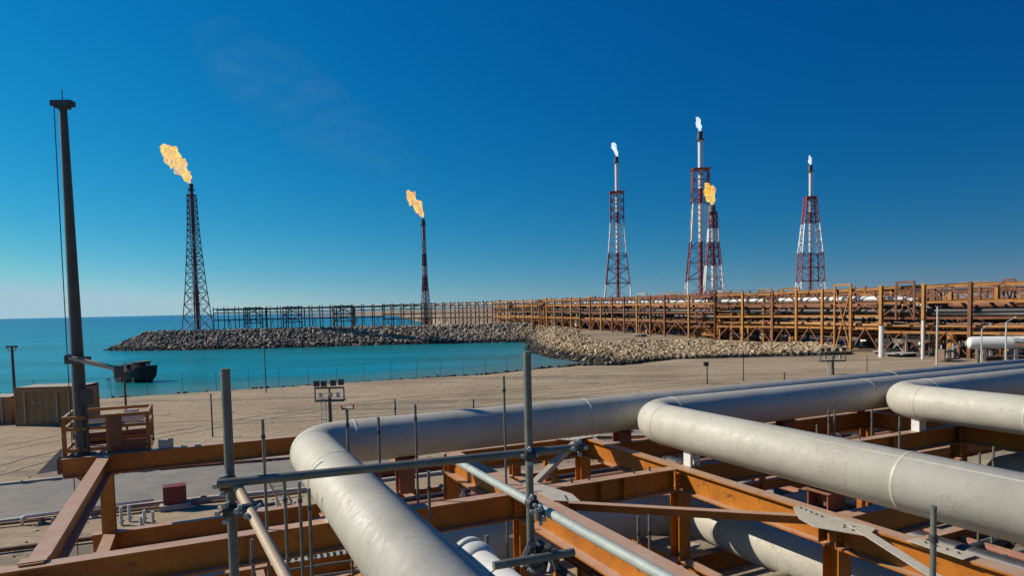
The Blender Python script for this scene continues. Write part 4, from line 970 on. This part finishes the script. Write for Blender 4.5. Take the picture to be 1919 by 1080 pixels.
# white vessel at right edge
c=D(1874,643,84)
vsl=thing('horizontal_vessel','long white horizontal vessel below the nearest rack at the right edge','tank',Vector((c.x,c.y,0)))
dd=Vector((.97,-.24,0)).normalized()
part('shell',MB().sweep([c-dd*3.6,c-dd*3.45,c-dd*3.1,c+dd*9,c+dd*9.4],[.38,.68,.8,.8,.4],32),M['white'],vsl,smooth='auto')
for t in(-2,1.5,5): part('saddle',MB().box(c+dd*t+ZX*(-c.z/2-.4),.4,1.6,c.z-.8,ax=dd,ay=(dd.y,-dd.x,0)),M['conc'],vsl)
part('walkway',MB().box(c+dd*1-ZX*1.6+Vector((0,-1.6,0)),9,.8,.1,ax=dd,ay=(-dd.y,dd.x,0)).box(c+dd*1-ZX*1.0+Vector((0,-2,0)),9,.05,.05,ax=dd,ay=(-dd.y,dd.x,0)),M['greytrestle'],vsl)
for i,(px,py) in enumerate(((1775,672),(1800,664),(1850,668),(1760,660))):
    c=P(px,py+6,0); r_=thing('valve_skid',['grey valve skid','low grey valve skid beside it','grey manifold skid','small grey manifold skid'][i]+[' left of the white vessel',' near the short dark pole',' in front of the white vessel',' behind the first one'][i],'skid',c)
    part('frame',MB().box(c+ZX*.3,3.2,1.4,.15).box(c+ZX*.9-VX*1.5,.12,1.2,1.4).box(c+ZX*.9+VX*1.5,.12,1.2,1.4),M['greytrestle'],r_)
    for k in range(5):
        q_=c+VX*(-1.2+k*.6); part('riser',MB().tube(q_+ZX*.3,q_+ZX*random.uniform(1.2,2.4),.12,n=8).tube(q_+ZX*1.3-VX*.25,q_+ZX*1.3+VX*.25,.16,n=8),M[random.choice(['conc','galvl','mast','dark'])],r_,smooth='auto')
for i,(px,py,s) in enumerate(((1690,664,2.4),(1655,660,1.4),(1200,632,1.6))):
    c=P(px,py+5,0) if i<2 else P(px,py,1.5)
    r_=thing('steel_slab',['flat pale slab with dark shaded edge on the sand near the right racks','small dark slab left of the pale one','flat pale slab on the raised ground by the rust racks'][i],'slab',c)
    part('slab',MB().box(c+ZX*.45,s*1.6,s*1.2,.12),M['conc'],r_); part('bearer',MB().box(c+ZX*.2-VX*s*.5,.2,s,.4),M['dark'],r_); part('bearer',MB().box(c+ZX*.2+VX*s*.5,.2,s,.4),M['dark'],r_)
# ------------------------------------------------------------ FLARE TOWERS
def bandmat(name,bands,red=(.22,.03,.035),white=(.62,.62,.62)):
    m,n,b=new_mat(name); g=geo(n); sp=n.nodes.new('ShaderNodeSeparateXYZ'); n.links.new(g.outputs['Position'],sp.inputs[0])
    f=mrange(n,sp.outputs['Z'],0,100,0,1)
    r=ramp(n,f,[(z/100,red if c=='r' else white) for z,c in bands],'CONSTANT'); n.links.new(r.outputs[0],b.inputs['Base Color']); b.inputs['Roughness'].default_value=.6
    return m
def tower(px,ybase,ytop,d,prof_px,bands_px,stack_px,label,stackbands=None,red=(.22,.03,.035),white=(.62,.62,.62),zb=None,leg=.28,br=.16,lat_st=1.0):
    top=D(px,ytop,d); X0,Y0=top.x,d
    def zy(y): return D(px,y,d).z
    k=d/1250
    z0=hz(X0,Y0) if zb is None else zb
    r_=thing('flare_tower',label,'flare tower',Vector((X0,Y0,z0)))
    bm=bandmat('tower_paint',sorted([(max(0,zy(y)),c) for y,c in bands_px]+[(0,bands_px[-1][1])]),red,white)
    sb=bandmat('stack_paint',sorted([(max(0,zy(y)),c) for y,c in (stackbands or bands_px)]+[(0,'r')]),red,white)
    prof=[(zy(y),w_*k) for y,w_ in prof_px]; prof=[(a,b_*.86) for a,b_ in sorted(prof)]; prof[0]=(z0,prof[0][1])
    def wid(z): return float(np.interp(z,[p[0] for p in prof],[p[1] for p in prof]))
    ztop=prof[-1][0]
    zs=[z0]; 
    while zs[-1]<ztop-1: zs.append(min(ztop,zs[-1]+max(1.6,wid(zs[-1])*lat_st)))
    zs[-1]=ztop
    def cor(z): h=wid(z)/2; return [Vector((X0+a*h*.98+b_*h*.17,Y0+b_*h*.98-a*h*.17,z)) for a,b_ in((-1,-1),(1,-1),(1,1),(-1,1))]
    for i in range(4):
        mb=MB()
        for z_a,z_b in zip(prof,prof[1:]): mb.bar(cor(z_a[0])[i],cor(z_b[0])[i],leg,leg)
        part('leg',mb,bm,r_)
    mb=MB()
    for a,b_ in zip(zs,zs[1:]):
        ca,cb_=cor(a),cor(b_)
        for i in range(4):
            j=(i+1)%4; mb.bar(ca[i],ca[j],br,br); mb.bar(ca[i],cb_[j],br*.8,br*.8); mb.bar(ca[j],cb_[i],br*.8,br*.8)
    cz=cor(ztop)
    for i in range(4): mb.bar(cz[i],cz[(i+1)%4],br*1.4,br*1.4)
    part('bracing',mb,bm,r_)
    sr=stack_px*k/2
    part('flare_stack',MB().tube((X0,Y0,z0),(X0,Y0,zy(ytop)-stack_px*k*1.8),sr,n=16),sb,r_,smooth='auto')
    zt_=zy(ytop)
    part('flare_tip',MB().tube((X0,Y0,zt_-stack_px*k*1.8),(X0,Y0,zt_),sr*1.25,sr*1.4,n=16),M['dark'],r_,smooth='auto')
    part('tip_platform',MB().tube((X0,Y0,zt_-stack_px*k*2.2),(X0,Y0,zt_-stack_px*k*2.0),sr*2.4,n=16),M['dark'],r_,smooth='auto')
    part('pilot_line',MB().tube((X0+sr*1.5,Y0-sr,z0),(X0+sr*1.5,Y0-sr,zt_-1),.10,n=6),sb,r_); part('pilot_line',MB().tube((X0-sr*1.5,Y0-sr,z0),(X0-sr*1.5,Y0-sr,zt_-1),.08,n=6),sb,r_)
    part('platform',MB().box((X0,Y0,ztop+.1),wid(ztop)*1.15,wid(ztop)*1.15,.2,ax=(1,0,0),ay=(0,1,0)) if False else MB().bar((X0-wid(ztop)*.6,Y0,ztop),(X0+wid(ztop)*.6,Y0,ztop),wid(ztop)*1.1,.18),bm,r_)
    return Vector((X0,Y0,zt_))
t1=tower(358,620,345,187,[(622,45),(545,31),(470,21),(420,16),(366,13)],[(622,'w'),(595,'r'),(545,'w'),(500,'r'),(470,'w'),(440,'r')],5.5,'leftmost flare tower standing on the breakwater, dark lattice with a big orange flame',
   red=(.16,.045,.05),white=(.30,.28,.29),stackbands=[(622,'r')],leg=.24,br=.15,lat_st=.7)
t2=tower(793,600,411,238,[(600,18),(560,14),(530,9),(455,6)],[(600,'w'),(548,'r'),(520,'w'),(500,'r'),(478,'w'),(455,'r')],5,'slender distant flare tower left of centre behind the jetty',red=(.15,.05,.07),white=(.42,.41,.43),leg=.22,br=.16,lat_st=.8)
t3=tower(1155,580,294,300,[(575,64),(552,55),(477,38),(425,29),(361,28)],[(575,'w'),(535,'r'),(475,'w'),(420,'r')],5.2,'red and white lattice flare tower with white flame, left of the tall pair',
   stackbands=[(575,'r'),(475,'w'),(420,'r'),(400,'w')],leg=.36,br=.24,lat_st=.62)
t4=tower(1312,580,247,290,[(575,68),(530,60),(455,44),(385,34),(318,33)],[(575,'w'),(530,'r'),(455,'w'),(385,'r')],7.2,'tallest red and white lattice flare tower of the close pair, white flame on top',
   stackbands=[(575,'r'),(455,'w'),(385,'r'),(355,'w')],leg=.38,br=.24,lat_st=.62)
t5=tower(1336,575,385,280,[(575,44),(530,36),(455,22),(400,15)],[(575,'w'),(500,'r'),(455,'w'),(430,'r')],6,'shorter flare tower tucked behind the tallest one, with an orange flame',red=(.16,.04,.06),leg=.4,br=.26,lat_st=.7)
t6=tower(1519,575,310,330,[(575,58),(530,47),(475,42),(420,30),(370,20)],[(575,'w'),(530,'r'),(475,'w'),(420,'r')],5.5,'rightmost flare tower with white middle band and pale blue flame',
   stackbands=[(575,'r'),(475,'w'),(420,'r'),(400,'w')],leg=.4,br=.27,lat_st=.62)
# ------------------------------------------------------------ FLAMES
def flamemat(name,cs,strength,alpha=(.36,.46)):
    m,n,b=new_mat(name); n.nodes.remove(b); g=geo(n); e=n.nodes.new('ShaderNodeEmission'); tr=n.nodes.new('ShaderNodeBsdfTransparent'); mx=n.nodes.new('ShaderNodeMixShader'); o=n.nodes['Material Output']
    mp=n.nodes.new('ShaderNodeMapping'); mp.inputs['Rotation'].default_value=(0,R(-38),0); mp.inputs['Scale'].default_value=(1.5,1,.45); n.links.new(g.outputs['Position'],mp.inputs['Vector'])
    t=noise(n,.75,5,.65,mp.outputs[0],.6); r=ramp(n,t.outputs['Fac'],cs); n.links.new(r.outputs[0],e.inputs['Color']); e.inputs['Strength'].default_value=strength
    t2=noise(n,1.1,6,.75,mp.outputs[0],1.2); f=mrange(n,t2.outputs['Fac'],alpha[0],alpha[1],0,.72)
    n.links.new(f,mx.inputs[0]); n.links.new(tr.outputs[0],mx.inputs[1]); n.links.new(e.outputs[0],mx.inputs[2]); n.links.new(mx.outputs[0],o.inputs[0]); return m
FO=flamemat('orange_flame',[(.36,(.9,.26,.01)),(.45,(1,.44,.02)),(.54,(1,.66,.06)),(.66,(1,.88,.40))],1.05,(.38,.60))
FW=flamemat('pale_flame',[(.35,(.55,.75,.95)),(.5,(.8,.9,1)),(.65,(1,1,1))],1.0,(.40,.56))
def flame(base,tip_px,d,pts_px,mat,label,seed):
    r=np.random.default_rng(seed); mb=MB()
    P3=[(D(x,y,d),w_*(.62 if mat is FW else .9)*d/1250/2) for x,y,w_ in pts_px]
    r_=thing('gas_flame',label,'flame',P3[0][0])
    path=[];rad=[]
    for (a,ra),(b_,rb_) in zip(P3,P3[1:]):
        for k in range(6):
            t=k/6; path.append(a.lerp(b_,t)); rad.append(ra+(rb_-ra)*t)
    path.append(P3[-1][0]); rad.append(P3[-1][1])
    n_=20; mb.sweep(path,rad,n_)
    vs=[]
    for i,v in enumerate(mb.v):
        ring=min(i//n_,len(path)-1); c=path[ring]; a=i%n_
        k=1+.35*math.sin(a*2*math.pi/n_*3+ring*.55+seed)+.2*math.sin(a*2*math.pi/n_*5-ring*.9)+r.normal(0,.07)
        q_=c+(Vector(v)-c)*max(.3,k); q_.z+=.35*rad[ring]*math.sin(ring*.8+seed); vs.append(q_)
    mb.v=vs
    part('fire_body',mb,mat,r_,smooth=True)
flame(t1,None,187,[(356,344,4),(350,334,13),(343,320,20),(333,306,24),(322,292,28),(311,281,20),(303,272,6)],FO,'large orange flame streaming left from the leftmost flare tower',1)
flame(t2,None,238,[(793,408,2),(790,402,8),(785,392,15),(776,378,17),(769,366,15),(764,358,5)],FO,'orange flame blown left from the slender distant tower',2)
flame(t3,None,300,[(1157,294,4),(1155,288,8),(1153,281,9),(1150,274,14),(1148,268,6)],FW,'small white flame on the tower left of the tall pair',3)
flame(t4,None,290,[(1312,246,5),(1311,240,10),(1309,232,13),(1308,225,10),(1306,219,4)],FW,'white flame on top of the tallest flare tower',4)
flame(t5,None,278,[(1335,384,3),(1334,377,11),(1331,366,19),(1329,356,19),(1325,349,10),(1322,343,3)],FO,'orange flame glowing between the tall pair of towers',5)
flame(t6,None,330,[(1519,309,3),(1518,304,8),(1518,298,7),(1517,292,3)],FW,'faint pale blue flame on the rightmost tower',6)

# ------------------------------------------------------------ faint smoke drifting high across the left sky
mb=MB(); c=D(560,205,520); 
path=[c+Vector((-85,0,62)),c+Vector((-60,0,48)),c+Vector((-20,5,22)),c+Vector((25,10,-12)),c+Vector((70,10,-40)),c+Vector((95,10,-55))]
mb.sweep(path,[4,26,34,30,22,4],20)
m,n,b=new_mat('thin_smoke'); n.nodes.remove(b); pv=n.nodes.new('ShaderNodeVolumePrincipled'); g=geo(n)
mp=n.nodes.new('ShaderNodeMapping'); mp.inputs['Rotation'].default_value=(0,R(-32),0); mp.inputs['Scale'].default_value=(.6,.6,1.8); tcn=n.nodes.new('ShaderNodeTexCoord'); n.links.new(tcn.outputs['Object'],mp.inputs['Vector'])
t=noise(n,.034,7,.7,mp.outputs[0],1.4); n.links.new(mrange(n,t.outputs['Fac'],.47,.78,0,.0022),pv.inputs['Density']); pv.inputs['Color'].default_value=(.75,.8,.85,1)
n.links.new(pv.outputs[0],n.nodes['Material Output'].inputs['Volume'])
o=part('smoke',mb,m,kind='stuff',smooth=True)
import bmesh
bm=bmesh.new(); bm.from_mesh(o.data); bmesh.ops.recalc_face_normals(bm,faces=bm.faces); bm.to_mesh(o.data); bm.free()
sc.cycles.volume_max_steps=64; sc.cycles.volume_step_rate=2.0

# real-world base colours are set for the raised exposure
for m in bpy.data.materials:
    if m.name.startswith(('tower','stack','rust','trestle')) or not m.node_tree: continue
    b=m.node_tree.nodes.get('Principled BSDF')
    if not b: continue
    i=b.inputs['Base Color']
    if i.is_linked:
        src=i.links[0].from_socket; out=mix(m.node_tree,src,(.85,.85,.85),1.0,'MULTIPLY'); m.node_tree.links.new(out,i)
